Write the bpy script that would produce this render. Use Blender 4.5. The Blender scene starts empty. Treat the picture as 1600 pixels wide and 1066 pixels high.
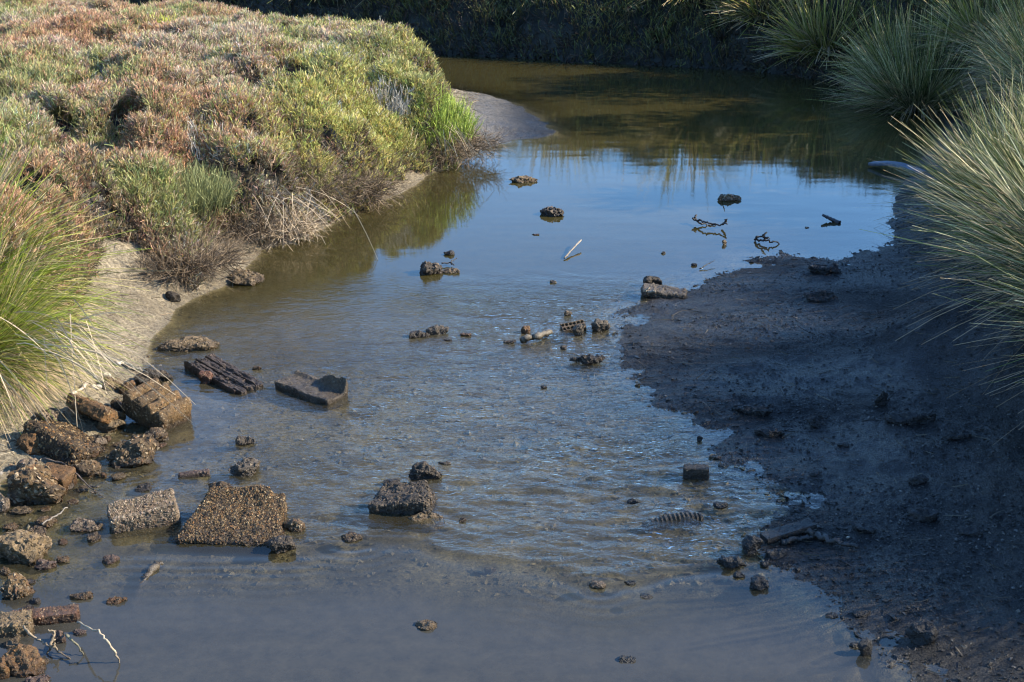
import bpy, bmesh, math
import numpy as np
from mathutils import Vector, Matrix, Euler

C = bpy.context.scene.collection
S = bpy.context.scene
R = math.radians

# ------------------------------------------------------------------ camera
CAM_H, PITCH, FPX = 4.0, 20.0, 2222.22
cd = bpy.data.cameras.new('camera'); cam = bpy.data.objects.new('camera', cd); C.objects.link(cam)
cam.location = (0, 0, CAM_H); cam.rotation_euler = (R(90-PITCH), 0, 0)
cd.lens = 50; cd.sensor_width = 36; cd.clip_start = 0.1; cd.clip_end = 3000
cd.dof.use_dof = True; cd.dof.focus_distance = 9.6; cd.dof.aperture_fstop = 9.0
S.camera = cam
# ------------------------------------------------------------------ light
SUN_EL, SUN_AZ = 30.0, -1.0            # elevation; azimuth from +X towards +Y
w = bpy.data.worlds.new('World'); S.world = w; w.use_nodes = True
nt = w.node_tree; bg = nt.nodes['Background']
sky = nt.nodes.new('ShaderNodeTexSky'); sky.sky_type = 'NISHITA'; sky.sun_disc = False
sky.sun_elevation = R(SUN_EL); sky.sun_rotation = R(90-SUN_AZ)
sky.altitude = 200; sky.air_density = 1.25; sky.dust_density = 0.0; sky.ozone_density = 9.0
nt.links.new(sky.outputs[0], bg.inputs[0]); bg.inputs[1].default_value = 0.15
sl = bpy.data.lights.new('sun', 'SUN'); sl.energy = 4.6; sl.angle = R(0.53); sl.color = (1.0, 0.90, 0.74)
so = bpy.data.objects.new('sun', sl); C.objects.link(so)
sd = Vector((math.cos(R(SUN_EL))*math.cos(R(SUN_AZ)), math.cos(R(SUN_EL))*math.sin(R(SUN_AZ)), math.sin(R(SUN_EL))))
so.rotation_euler = sd.to_track_quat('Z', 'Y').to_euler(); so.location = sd*50
S.view_settings.view_transform = 'Standard'; S.view_settings.look = 'None'
S.view_settings.exposure = 1.65; S.view_settings.gamma = 1.0
S.cycles.filter_width = 1.15; S.cycles.max_bounces = 6; S.cycles.transparent_max_bounces = 8
S.cycles.caustics_reflective = False; S.cycles.caustics_refractive = False

rng = np.random.default_rng(7)
# ------------------------------------------------------------------ projection helpers
sP, cP = math.sin(R(PITCH)), math.cos(R(PITCH))
def ray(px, py):
    u = (px-800)/FPX; v = (533-py)/FPX
    return np.array([u, cP + v*sP, -sP + v*cP])
def up(px, py, z=0.0):
    d = ray(px, py); t = (z-CAM_H)/d[2]
    return np.array([d[0]*t, d[1]*t, z])

# ------------------------------------------------------------------ noise (vectorised)
def _h(i, j, k, s):
    n = (i*374761393 + j*668265263 + k*2147483647 + s*1274126177).astype(np.int64) & 0xffffffff
    n = ((n ^ (n >> 13))*1274126177) & 0xffffffff
    n = ((n ^ (n >> 16))*2246822519) & 0xffffffff
    return ((n ^ (n >> 15)) & 0xffffff)/float(0xffffff)
def vn2(x, y, s=0):
    i = np.floor(x).astype(np.int64); j = np.floor(y).astype(np.int64)
    fx = x-i; fy = y-j; fx = fx*fx*(3-2*fx); fy = fy*fy*(3-2*fy)
    z = np.zeros_like(i)
    a = _h(i, j, z, s); b = _h(i+1, j, z, s); c = _h(i, j+1, z, s); d = _h(i+1, j+1, z, s)
    return (a*(1-fx)+b*fx)*(1-fy) + (c*(1-fx)+d*fx)*fy - 0.5
def fbm2(x, y, o=4, s=0, g=0.5):
    r = np.zeros(np.shape(x)); a = 1.0; t = 0
    for q in range(o):
        r = r + a*vn2(x*2**q + 17.3*q, y*2**q - 9.1*q, s+q); t += a; a *= g
    return 2*r/t
def vn3(x, y, z, s=0):
    i = np.floor(x).astype(np.int64); j = np.floor(y).astype(np.int64); k = np.floor(z).astype(np.int64)
    fx = x-i; fy = y-j; fz = z-k
    fx = fx*fx*(3-2*fx); fy = fy*fy*(3-2*fy); fz = fz*fz*(3-2*fz)
    def pl(kk):
        a = _h(i, j, kk, s); b = _h(i+1, j, kk, s); c = _h(i, j+1, kk, s); d = _h(i+1, j+1, kk, s)
        return (a*(1-fx)+b*fx)*(1-fy) + (c*(1-fx)+d*fx)*fy
    return pl(k)*(1-fz) + pl(k+1)*fz - 0.5
def fbm3(P, f, o=3, s=0):
    r = np.zeros(len(P)); a = 1.0; t = 0
    for q in range(o):
        m = f*2**q
        r += a*vn3(P[:, 0]*m+31.7*q, P[:, 1]*m, P[:, 2]*m-5*q, s+q); t += a; a *= .5
    return 2*r/t
def sst(a, b, x):
    t = np.clip((x-a)/(b-a), 0, 1); return t*t*(3-2*t)

# ------------------------------------------------------------------ the creek outline
# each point: (x, y) in metres + bank profile (s1, d1, s2, H, sb)
LB = (0.55, 0.45, 0.75, 0.62, 0.35)      # left mud bank
LS = (0.16, 0.9, 0.5, 0.55, 0.30)        # the spit
LR = (0.22, 0.7, 0.55, 0.60, 0.14)        # left bank at the rubble
FB = (0.35, 0.35, 1.5, 1.15, 0.5)        # far bank
RB = (0.30, 0.6, 0.9, 1.15, 0.3)
RM = (0.045, 1.9, 0.55, 1.05, 0.13)       # right mud flat
pts = []
def add(px, py, pr): p = up(px, py); pts.append((p[0], p[1]) + pr)
def addw(x, y, pr): pts.append((x, y) + pr)
addw(-3.6, -30, LR); addw(-3.5, 4.0, LR)
for q in [(-190,1080),(-160,960),(-100,860),(-30,790),(10,740),(60,725),(100,712),(140,690),(165,665),(200,615),(228,560)]: add(*q, LR)
for q in [(240,525),(262,507),(275,484),(310,463),(355,444),(383,428),(382,418),(409,391),(440,382),(467,372),(487,363),(516,352),(558,331),(590,318),(624,304),(666,276),(697,260),(729,249)]: add(*q, LB)
for q in [(753,236),(800,219),(840,216),(865,211),(850,192),(830,178),(800,160),(760,148),(720,141)]: add(*q, LS)
for q in [(-1.6,23.4),(-2.5,24.6),(-5,26.5),(-12,29),(-40,33)]: addw(*q, LS)
for q in [(-40,39),(-12,33),(-5,29.2),(-2.3,27.2)]: addw(*q, FB)
for q in [(700,86),(800,90),(900,97),(1000,101),(1100,106),(1200,114),(1290,126),(1380,142),(1450,166)]: add(*q, FB)
for q in [(1478,195),(1462,225),(1430,262),(1402,300),(1392,345)]: add(*q, RB)
for q in [(1388,378),(1364,389),(1340,397),(1306,407),(1267,403),(1219,396),(1180,402),(1168,408),(1182,416),(1150,424),(1121,428),(1095,441),(1071,460),(1030,468),(1006,474),(964,488),(969,512),(974,536),(985,558),(979,580),(998,592),(1030,609),(1034,633),(1077,646),(1100,670),(1148,677),(1118,697),(1108,717),(1169,727),(1178,746),(1205,755),(1238,775),(1209,818),(1196,846),(1200,878),(1251,912),(1293,943),(1343,985),(1382,1020),(1432,1066),(1520,1150)]: add(*q, RM)
addw(2.6, 3.0, RM); addw(2.6, -30, RM)
PT = np.array(pts); NP_ = len(PT)
EA = PT; EB = np.roll(PT, -1, axis=0)

def outline(x, y):
    """signed distance (+ on land) and blended bank profile"""
    x = np.ravel(x); y = np.ravel(y); n = len(x)
    D = np.empty(n); PR = np.empty((n, 5)); ins = np.zeros(n, bool)
    for a in range(0, n, 20000):
        X = x[a:a+20000, None]; Y = y[a:a+20000, None]
        ax, ay = EA[None, :, 0], EA[None, :, 1]; bx, by = EB[None, :, 0], EB[None, :, 1]
        dx, dy = bx-ax, by-ay
        t = np.clip(((X-ax)*dx+(Y-ay)*dy)/(dx*dx+dy*dy), 0, 1)
        d2 = (X-ax-t*dx)**2+(Y-ay-t*dy)**2
        k = np.argmin(d2, axis=1); r = np.arange(len(k))
        D[a:a+20000] = np.sqrt(d2[r, k]); tt = t[r, k][:, None]
        # smooth the profile by inverse distance
        wgt = 1/(d2+0.02)**1.5; wgt /= wgt.sum(1, keepdims=True)
        PR[a:a+20000] = wgt @ ((EA[:, 2:]+EB[:, 2:])/2)
        cr = ((ay > Y) != (by > Y)) & (X < (bx-ax)*(Y-ay)/np.where(by == ay, 1e-9, by-ay)+ax)
        ins[a:a+20000] = (cr.sum(1) % 2) == 1
    return np.where(ins, -D, D), PR

def terrain(x, y, full=False):
    x = np.ravel(x).astype(float); y = np.ravel(y).astype(float)
    d, pr = outline(x, y)
    jag = 0.05*fbm2(x*2.3, y*2.3, 4, 3) 
    jag = jag + 0.13*sst(0.35, 0.2, pr[:, 0])*sst(-1.0, 0.3, x)*fbm2(x*5.5, y*5.5, 4, 4, 0.65)
    d = d + jag*np.exp(-np.abs(d)/0.4)
    s1, d1, s2, H, sb = pr.T
    rt = sst(0.35, 0.2, s1)*sst(-1.0, 0.3, x)          # right mud flat
    dl = np.maximum(d, 0)
    z = s1*dl + s2*(np.sqrt(np.maximum(dl-d1, 0)**2+0.01)-0.1*(dl > d1)-0.1*(dl <= d1))
    z = np.where(dl < d1, s1*dl, z)
    z = z + rt*0.010*(1-np.exp(-dl/0.10))
    Hn = H*(1+0.12*fbm2(x*0.35, y*0.35, 3, 9))
    z = Hn*np.tanh(z/Hn)
    # bed
    riff = sst(6.9, 7.25, y)*sst(13.0, 10.6, y)
    D = 0.40*sst(9.9, 12.3, y) + 0.045*riff + 0.14*sst(7.2, 6.2, y)+0.02
    D = D*(1+0.5*fbm2(x*0.9, y*0.9, 3, 21))
    D = D*np.where(y < 8.5, 1-0.65*sst(-1.8, -2.6, x), 1)
    zb = -D*(1-np.exp(-sb*np.maximum(-d, 0)/D))
    land = d > 0
    zb = zb + 0.045*sst(7.0, 6.4, y)*sst(0.1, 0.6, -d)*(1.9*fbm2(x*1.6, y*4.5, 4, 171)+0.6*sst(0.25, 0.5, fbm2(x*3.5, y*5, 3, 172)))
    zb = np.where((~land) & (y < 7.0) & (d < -0.5), np.minimum(zb, -0.03), zb)
    z = np.where(land, z, zb)
    edge = np.clip(np.abs(d)/0.15, 0.25, 1)
    amp = 0.010 + 0.024*rt*land + 0.02*sst(0.1, 0.4, z) + 0.022*(1-rt)*land
    z = z + amp*edge*fbm2(x*3.1, y*3.1, 4, 31)
    z = z + (0.006+0.008*rt*land + 0.006*(1-rt)*land + 0.007*riff*(~land))*fbm2(x*13, y*13, 4, 41, 0.6)
    # runnels down the steeper right slope, cracked ledge on the left mud
    z = z + 0.02*rt*sst(0.12, 0.4, z)*fbm2((x*0.6+y*0.8)*9, (x*0.8-y*0.6)*1.5, 3, 51)
    z = z - 0.10*(~land)*(1-np.exp(-np.maximum(-d-0.1, 0)/0.3))*sst(7.4, 6.3, y)
    z = z - 0.02*(~land)*sst(0.1, 0.5, -d)*sst(0.72, 0.9, 1-np.abs(fbm2(x*2, y*2, 3, 61)))*(y < 7)
    if full: return z, d, rt, riff, pr
    return z

def ground_hit(px, py, water=True):
    d = ray(px, py); t0 = 3.0; t1 = CAM_H/-d[2] + (0 if water else 2)
    t = np.linspace(t0, t1, 260)
    P = d[None]*t[:, None]; P[:, 2] += CAM_H
    g = terrain(P[:, 0], P[:, 1])
    if water: g = np.maximum(g, 0)
    k = np.nonzero(P[:, 2] <= g+1e-4)[0]
    k = k[0] if len(k) else -1
    p = P[k].copy(); p[2] = g[k]; return p

# ------------------------------------------------------------------ mesh helpers
def mesh_np(name, V, F, mat=None, col=None, smooth=True, attrs=None):
    V = np.asarray(V, np.float32); F = np.asarray(F, np.int32)
    me = bpy.data.meshes.new(name)
    me.vertices.add(len(V)); me.vertices.foreach_set('co', V.ravel())
    k = F.shape[1]
    me.loops.add(F.size); me.loops.foreach_set('vertex_index', F.ravel())
    me.polygons.add(len(F)); me.polygons.foreach_set('loop_start', np.arange(0, F.size, k, dtype=np.int32))
    me.polygons.foreach_set('loop_total', np.full(len(F), k, np.int32))
    me.polygons.foreach_set('use_smooth', np.full(len(F), smooth, bool))
    me.update(calc_edges=True)
    if col is not None:
        a = me.color_attributes.new('col', 'FLOAT_COLOR', 'POINT')
        c4 = np.ones((len(V), 4), np.float32); c4[:, :3] = col; a.data.foreach_set('color', c4.ravel())
    for n, v in (attrs or {}).items():
        a = me.attributes.new(n, 'FLOAT', 'POINT'); a.data.foreach_set('value', np.asarray(v, np.float32))
    if mat: me.materials.append(mat)
    return me
def obj(name, me, parent=None, **props):
    o = bpy.data.objects.new(name, me); C.objects.link(o)
    if parent: o.parent = parent
    for k, v in props.items(): o[k] = v
    return o
def thing(name, label, cat, loc=(0, 0, 0), rz=0, group=None):
    o = bpy.data.objects.new(name, None); C.objects.link(o)
    o.location = loc; o.rotation_euler = (0, 0, rz); o['label'] = label; o['category'] = cat
    if group: o['group'] = group
    return o
def tag(o, label, cat, group=None):
    o['label'] = label; o['category'] = cat
    if group: o['group'] = group
    return o

# ------------------------------------------------------------------ materials
def mat_new(name):
    m = bpy.data.materials.new(name); m.use_nodes = True
    n = m.node_tree.nodes; b = n['Principled BSDF']; return m, m.node_tree, b
def N(t, typ, **kw):
    n = t.nodes.new(typ)
    for k, v in kw.items():
        if k in n.inputs: n.inputs[k].default_value = v
        else: setattr(n, k, v)
    return n
def coln(t, name='col'):
    return N(t, 'ShaderNodeAttribute', attribute_name=name)
def plant_mat(name, trans=0.35, rough=0.55, spec=0.3):
    m, t, b = mat_new(name)
    a = coln(t); t.links.new(a.outputs['Color'], b.inputs['Base Color'])
    b.inputs['Roughness'].default_value = rough; b.inputs['Specular IOR Level'].default_value = spec
    tr = N(t, 'ShaderNodeBsdfTranslucent'); t.links.new(a.outputs['Color'], tr.inputs['Color'])
    mx = N(t, 'ShaderNodeMixShader'); mx.inputs[0].default_value = trans
    t.links.new(b.outputs[0], mx.inputs[1]); t.links.new(tr.outputs[0], mx.inputs[2])
    t.links.new(mx.outputs[0], t.nodes['Material Output'].inputs[0]); return m
M_sprig = plant_mat('sprigs', 0.18)
M_rush = plant_mat('rush_blades', 0.25, 0.42, 0.35)
M_dead = plant_mat('dead_stems', 0.1, 0.7, 0.2)

def tex_chain(t, scale, detail=6, rough=0.6, dist=0.0):
    tc = N(t, 'ShaderNodeNewGeometry')
    n = N(t, 'ShaderNodeTexNoise'); n.inputs['Scale'].default_value = scale
    n.inputs['Detail'].default_value = detail; n.inputs['Roughness'].default_value = rough; n.inputs['Distortion'].default_value = dist
    t.links.new(tc.outputs['Position'], n.inputs['Vector']); return n
def ramp(t, src, stops):
    r = N(t, 'ShaderNodeValToRGB'); e = r.color_ramp.elements
    e[0].position, e[0].color = stops[0][0], (*stops[0][1], 1) if len(stops[0][1]) == 3 else stops[0][1]
    e[1].position, e[1].color = stops[-1][0], (*stops[-1][1], 1)
    for p, c in stops[1:-1]:
        q = e.new(p); q.color = (*c, 1)
    t.links.new(src, r.inputs[0]); return r
def mul(t, a, b, f=1.0):
    m = N(t, 'ShaderNodeMix', data_type='RGBA', blend_type='MULTIPLY'); m.inputs[0].default_value = f
    t.links.new(a, m.inputs[6]); t.links.new(b, m.inputs[7]); return m.outputs[2]
def bump(t, b, h, dist, strength=1.0, prev=None):
    n = N(t, 'ShaderNodeBump'); n.inputs['Distance'].default_value = dist; n.inputs['Strength'].default_value = strength
    t.links.new(h, n.inputs['Height'])
    if prev is not None: t.links.new(prev, n.inputs['Normal'])
    t.links.new(n.outputs[0], b.inputs['Normal']); return n.outputs[0]

def mat_ground():
    m, t, b = mat_new('mud_ground')
    a = coln(t); n1 = tex_chain(t, 90, 5, 0.7); n2 = tex_chain(t, 14, 6, 0.6)
    r1 = ramp(t, n1.outputs['Fac'], [(0.30, (0.55,)*3), (0.5, (0.95,)*3), (0.72, (1.45,)*3)])
    r2 = ramp(t, n2.outputs['Fac'], [(0.3, (0.78, 0.78, 0.80)), (0.7, (1.2, 1.18, 1.12))])
    c = mul(t, mul(t, a.outputs['Color'], r1.outputs[0]), r2.outputs[0])
    t.links.new(c, b.inputs['Base Color'])
    wt = coln(t, 'wet')
    rr = N(t, 'ShaderNodeMapRange'); t.links.new(wt.outputs['Fac'], rr.inputs[0]); rr.inputs[3].default_value = 0.85; rr.inputs[4].default_value = 0.30
    ad = N(t, 'ShaderNodeMath', operation='MULTIPLY_ADD'); t.links.new(n2.outputs['Fac'], ad.inputs[0]); ad.inputs[1].default_value = 0.25
    wn = ramp(t, n1.outputs['Fac'], [(0.42, (0.55,)*3), (0.58, (1.25,)*3)])
    m3 = N(t, 'ShaderNodeMath', operation='MULTIPLY'); t.links.new(rr.outputs[0], m3.inputs[0]); t.links.new(wn.outputs[0], m3.inputs[1]); t.links.new(m3.outputs[0], ad.inputs[2]); t.links.new(ad.outputs[0], b.inputs['Roughness']); ad.inputs[1].default_value = 0.12
    sp = N(t, 'ShaderNodeMapRange'); t.links.new(wt.outputs['Fac'], sp.inputs[0]); sp.inputs[3].default_value = 0.2; sp.inputs[4].default_value = 0.5
    t.links.new(sp.outputs[0], b.inputs['Specular IOR Level'])
    n4 = tex_chain(t, 34, 4, 0.65); r4 = ramp(t, n4.outputs['Fac'], [(0.36, (0.6,)*3), (0.62, (1.3,)*3)])
    t.links.new(mul(t, c, r4.outputs[0]), b.inputs['Base Color'])
    p = bump(t, b, n2.outputs['Fac'], 0.05, 1.0); p = bump(t, b, n4.outputs['Fac'], 0.045, 1.0, p); bump(t, b, n1.outputs['Fac'], 0.022, 1.0, p)
    return m
M_ground = mat_ground()

def mat_water():
    m = bpy.data.materials.new('creek_water'); m.use_nodes = True; m.use_transparent_shadow = True; t = m.node_tree
    t.nodes.remove(t.nodes['Principled BSDF']); out = t.nodes['Material Output']
    g = N(t, 'ShaderNodeNewGeometry')
    mp = N(t, 'ShaderNodeMapping'); mp.inputs['Scale'].default_value = (16, 32, 1); t.links.new(g.outputs['Position'], mp.inputs[0])
    n = N(t, 'ShaderNodeTexNoise'); n.inputs['Scale'].default_value = 1.0; n.inputs['Detail'].default_value = 3; n.inputs['Distortion'].default_value = 0.6
    t.links.new(mp.outputs[0], n.inputs['Vector'])
    rp = coln(t, 'ripple')
    st = N(t, 'ShaderNodeMath', operation='MULTIPLY'); t.links.new(n.outputs['Fac'], st.inputs[0]); t.links.new(rp.outputs['Fac'], st.inputs[1])
    bp = N(t, 'ShaderNodeBump'); bp.inputs['Distance'].default_value = 0.019; bp.inputs['Strength'].default_value = 1.0
    t.links.new(st.outputs[0], bp.inputs['Height'])
    fr = N(t, 'ShaderNodeFresnel'); t.links.new(bp.outputs[0], fr.inputs['Normal'])
    io = N(t, 'ShaderNodeMapRange'); t.links.new(g.outputs['Backfacing'], io.inputs[0]); io.inputs[3].default_value = 1.33; io.inputs[4].default_value = 1/1.33; t.links.new(io.outputs[0], fr.inputs[0])
    gl = N(t, 'ShaderNodeBsdfGlossy'); gl.inputs['Roughness'].default_value = 0.03; t.links.new(bp.outputs[0], gl.inputs['Normal'])
    gl.inputs['Color'].default_value = (1, 1, 1, 1)
    tr = N(t, 'ShaderNodeBsdfTransparent'); tr.inputs['Color'].default_value = (0.93, 0.92, 0.82, 1)
    df = N(t, 'ShaderNodeBsdfDiffuse')
    n3 = N(t, 'ShaderNodeTexNoise'); n3.inputs['Scale'].default_value = 9; n3.inputs['Detail'].default_value = 10; n3.inputs['Roughness'].default_value = 0.75
    t.links.new(g.outputs['Position'], n3.inputs['Vector'])
    cr = ramp(t, n3.outputs['Fac'], [(0.3, (0.72, 0.76, 0.82)), (0.7, (1.25, 1.2, 1.12))])
    silt = coln(t); t.links.new(mul(t, silt.outputs['Color'], cr.outputs[0]), df.inputs['Color'])
    dp = coln(t, 'murk')
    mx = N(t, 'ShaderNodeMixShader'); t.links.new(dp.outputs['Fac'], mx.inputs[0])
    t.links.new(tr.outputs[0], mx.inputs[1]); t.links.new(df.outputs[0], mx.inputs[2])
    m2 = N(t, 'ShaderNodeMixShader'); t.links.new(fr.outputs[0], m2.inputs[0])
    t.links.new(mx.outputs[0], m2.inputs[1]); t.links.new(gl.outputs[0], m2.inputs[2])
    t.links.new(m2.outputs[0], out.inputs[0]); return m
M_water = mat_water()

def mat_rock(name, rough=0.7, sc=40, bd=0.012, lo=0.6, hi=1.35, wetspec=0.35):
    m, t, b = mat_new(name)
    a = coln(t); n1 = tex_chain(t, sc, 6, 0.7); n2 = tex_chain(t, sc*4, 3, 0.6)
    r1 = ramp(t, n1.outputs['Fac'], [(0.3, (lo,)*3), (0.7, (hi,)*3)])
    r2 = ramp(t, n2.outputs['Fac'], [(0.3, (0.7,)*3), (0.7, (1.25,)*3)])
    c = mul(t, mul(t, a.outputs['Color'], r1.outputs[0]), r2.outputs[0])
    g = N(t, 'ShaderNodeNewGeometry'); sp = N(t, 'ShaderNodeSeparateXYZ'); t.links.new(g.outputs['Position'], sp.inputs[0])
    wl = N(t, 'ShaderNodeMath', operation='MULTIPLY_ADD'); t.links.new(n1.outputs['Fac'], wl.inputs[0]); wl.inputs[1].default_value = -0.05; t.links.new(sp.outputs[2], wl.inputs[2])
    wr = N(t, 'ShaderNodeMapRange'); t.links.new(wl.outputs[0], wr.inputs[0]); wr.inputs[1].default_value = -0.015; wr.inputs[2].default_value = 0.045
    wc = ramp(t, wr.outputs[0], [(0.0, (0.42, 0.40, 0.38)), (1.0, (1, 1, 1))])
    c = mul(t, c, wc.outputs[0]); t.links.new(c, b.inputs['Base Color'])
    rr = N(t, 'ShaderNodeMapRange'); t.links.new(sp.outputs[2], rr.inputs[0]); rr.inputs[1].default_value = 0.0; rr.inputs[2].default_value = 0.12
    rr.inputs[3].default_value = 0.28; rr.inputs[4].default_value = rough; t.links.new(rr.outputs[0], b.inputs['Roughness'])
    b.inputs['Specular IOR Level'].default_value = wetspec
    p = bump(t, b, n1.outputs['Fac'], bd, 0.9); bump(t, b, n2.outputs['Fac'], bd*0.3, 0.9, p)
    return m
M_rock = mat_rock('rough_stone')
M_wood = mat_rock('weathered_wood', 0.75, 60, 0.006)

# ------------------------------------------------------------------ ground sheet
def graded(lo, hi, step0, grow, start):
    out = [start]; 
    return out
def axis(segs):
    a = []
    for x0, x1, n, e in segs:
        t = np.linspace(0, 1, n, endpoint=False)**e; a.append(x0+(x1-x0)*t)
    a.append([segs[-1][1]]); return np.concatenate(a)
gx = np.concatenate([-np.geomspace(400, 11.2, 26), np.arange(-11, -3.6, 0.045), np.arange(-3.6, 3.9, 0.020), np.arange(3.9, 8, 0.04), np.geomspace(8.05, 400, 30)])
ys = [5.2]
while ys[-1] < 33: ys.append(ys[-1]+0.0026*ys[-1])
gy = np.concatenate([[-60, -30, -12, -5, 0, 2, 3, 4, 4.5, 4.9], ys, np.geomspace(33.5, 900, 34)])
GX, GY = np.meshgrid(gx, gy)
gz, gd, grt, griff, gpr = terrain(GX, GY, True)
def grid_faces(nx, ny):
    i = np.arange(nx-1)[None]+np.arange(ny-1)[:, None]*nx; i = i.ravel()
    return np.stack([i, i+1, i+1+nx, i+nx], 1)
X_, Y_ = GX.ravel(), GY.ravel()
def L3(a, b, t): return a[None]*(1-t[:, None])+b[None]*t[:, None]
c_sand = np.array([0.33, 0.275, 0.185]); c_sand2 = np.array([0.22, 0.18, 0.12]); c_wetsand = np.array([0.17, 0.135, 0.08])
c_mud = np.array([0.021, 0.0195, 0.018]); c_mud2 = np.array([0.009, 0.0086, 0.0082])  # near-black mud colour carries part of the flat's shade
c_bed = np.array([0.17, 0.14, 0.080]); c_bed2 = np.array([0.075, 0.062, 0.036]); c_soil = np.array([0.05, 0.040, 0.028])
nA = fbm2(X_*1.3, Y_*1.3, 4, 71); nB = fbm2(X_*7, Y_*7, 4, 72)
gc = L3(c_sand, c_sand2, sst(-.3, .5, nA+0.5*nB))
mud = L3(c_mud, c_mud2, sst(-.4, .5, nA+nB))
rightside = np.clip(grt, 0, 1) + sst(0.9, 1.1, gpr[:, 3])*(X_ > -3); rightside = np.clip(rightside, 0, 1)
mud = mud*(1-0.5*sst(15, 19, Y_))[:, None]  # mud colour halved towards the far bend for the shade there
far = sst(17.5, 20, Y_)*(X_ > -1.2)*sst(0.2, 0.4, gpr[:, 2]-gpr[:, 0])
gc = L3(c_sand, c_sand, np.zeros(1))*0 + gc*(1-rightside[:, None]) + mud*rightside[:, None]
grey = sst(-0.9, -0.3, X_)*sst(17.8, 18.4, Y_)*(1-rightside)    # the grey spit
gc = gc*(1-grey[:, None]) + np.array([0.14, 0.135, 0.13])[None]*grey[:, None]*(1+0.25*nB[:, None])
wetband = np.exp(-np.maximum(gz, 0)/0.035)*(gd > 0)
gc = gc*(1-wetband[:, None]*0.55*(1-rightside[:, None])) + (c_wetsand*0.8)[None]*(wetband*0.5*(1-rightside))[:, None]
soil = sst(0.42, 0.6, gz)*(1-0.0*rightside); gc = gc*(1-soil[:, None]) + c_soil[None]*soil[:, None]
bed = L3(c_bed2, c_bed, sst(-.4, .4, nA*0.6+nB))
under = sst(0.004, -0.012, gz)*(gd < 0.15)
gc = gc*(1-under[:, None]) + bed*under[:, None]
wet = np.clip(np.maximum(wetband, rightside*(0.95-0.6*sst(0.15, 0.8, gz))) + grey*0.8, 0, 1)*(1-soil)
wet = np.clip(wet*(0.75+0.9*fbm2(X_*0.9, Y_*1.6, 3, 191)), 0, 1)
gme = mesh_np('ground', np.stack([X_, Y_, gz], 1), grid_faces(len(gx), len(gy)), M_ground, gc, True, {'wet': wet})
obj('ground', gme, kind='structure')

# ------------------------------------------------------------------ water sheet
wx = np.concatenate([-np.geomspace(42, 5.1, 40), np.arange(-5, 3.4, 0.018), np.arange(3.4, 7.5, 0.06), [8, 9]])
wy = [5.0]
while wy[-1] < 40: wy.append(wy[-1]+0.0020*wy[-1])
wy = np.concatenate([[-29, -10, 0, 3, 4.5], wy])
WX, WY = np.meshgrid(wx, wy); x, y = WX.ravel(), WY.ravel()
wz, wd, wrt, wriff, _ = terrain(x, y, True)
front = np.array([up(*q)[:2] for q in [(150,860),(270,856),(450,858),(560,850),(600,843),(650,848),(690,865),(760,880),(850,888),(930,914),(990,908),(1040,892),(1110,882),(1200,886)]])
fy = np.interp(x, front[:, 0], front[:, 1])
fd = y-fy + 0.02*fbm2(x*5, y*2, 2, 5)
inx = sst(front[0, 0]-0.2, front[0, 0]+0.3, x)*sst(front[-1, 0]+0.1, front[-1, 0]-0.4, x)
upm = sst(-0.02, 0.08, fd)*sst(13.2, 10.6, y)                # rippled reach
calmL = 1-0.85*sst(-1.5, -2.2, x)*sst(8.0, 8.8, y)*sst(10.6, 9.8, y)
calmL *= 1-0.8*sst(-1.9, -2.4, x)*sst(8.6, 8.0, y)
calmR = 1-0.6*sst(1.4, 2.2, x)*sst(8.5, 9.2, y)
edge = sst(0.0, 0.35, -wd)
patch = 0.55+0.9*sst(-0.35, 0.5, fbm2(x*0.8, y*0.8, 3, 88))
rip = upm*calmL*calmR*patch*(0.35+0.65*edge)
strong = 1+1.5*np.exp(-((y-8.0)/0.8)**2)*np.exp(-((x-0.6)/1.4)**2)
wh = rip*strong*(0.0185*fbm2(x*3.4+0.7*fbm2(x*2, y*2, 2, 91), y*7.8+1.6*fbm2(x*1.3, y*1.3, 2, 92)+0.8*x, 3, 81, 0.6) + 0.0035*fbm2(x*13+y*5, y*27-x*4, 2, 83))
# diverging wavelets in the pool tail and slow swell elsewhere
wh = wh + 0.0007*(1-upm)*fbm2(x*1.6, y*4.5, 2, 85) + 0.0010*np.exp(-np.abs(fd+0.25)/0.2)*inx*np.sin(fd*70+2*fbm2(x*3, y*3, 2, 87))*sst(0, 0.4, fbm2(x*1.3, y*1.3, 2, 89)+0.2)
ridge = 0.55+0.6*fbm2(x*1.1, y*0, 2, 93)
wh = wh + inx*np.clip(ridge, 0.1, 1)*(0.0085*np.exp(-((fd+0.0)/0.045)**2) + 0.0035*np.exp(-((fd-0.03)/0.02)**2) + 0.003*np.exp(-((fd-0.10-0.05*fbm2(x*2,x*0,2,97))/0.03)**2) - 0.004*np.exp(-((fd+0.08)/0.04)**2))
wh = wh + 0.008*inx*sst(-0.03, 0.1, fd)*sst(1.5, 0.4, fd)*edge
for qx, qy, qw in [(625,797,100),(665,748,55),(378,742,70),(382,694,33),(486,606,90),(350,590,90),(222,766,32),(303,744,45),(1088,745,38),(1050,815,60),(935,916,26),(723,814,12),(549,846,32),(650,527,50),(686,522,36),(838,526,45),(906,522,40),(938,516,28),(850,606,10),(991,788,22),(918,565,55),(240,655,90),(200,728,80)]:
    c_ = up(qx, qy); rw = qw/FPX*np.hypot(c_[1], 4)/2
    rr2 = np.hypot((x-c_[0])*0.9, (y-c_[1])*1.0); q_ = np.maximum(rr2-rw, 0)
    dn = 0.45+0.55*sst(0.2, -0.5, (y-c_[1]))
    wh = wh + 0.0035*dn*np.exp(-q_/0.13)*np.sin(q_*75+1.5*fbm2(x*3, y*3, 2, 95))*(rr2 < rw+0.8)
dep = np.maximum(wh-wz, 0)
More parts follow.
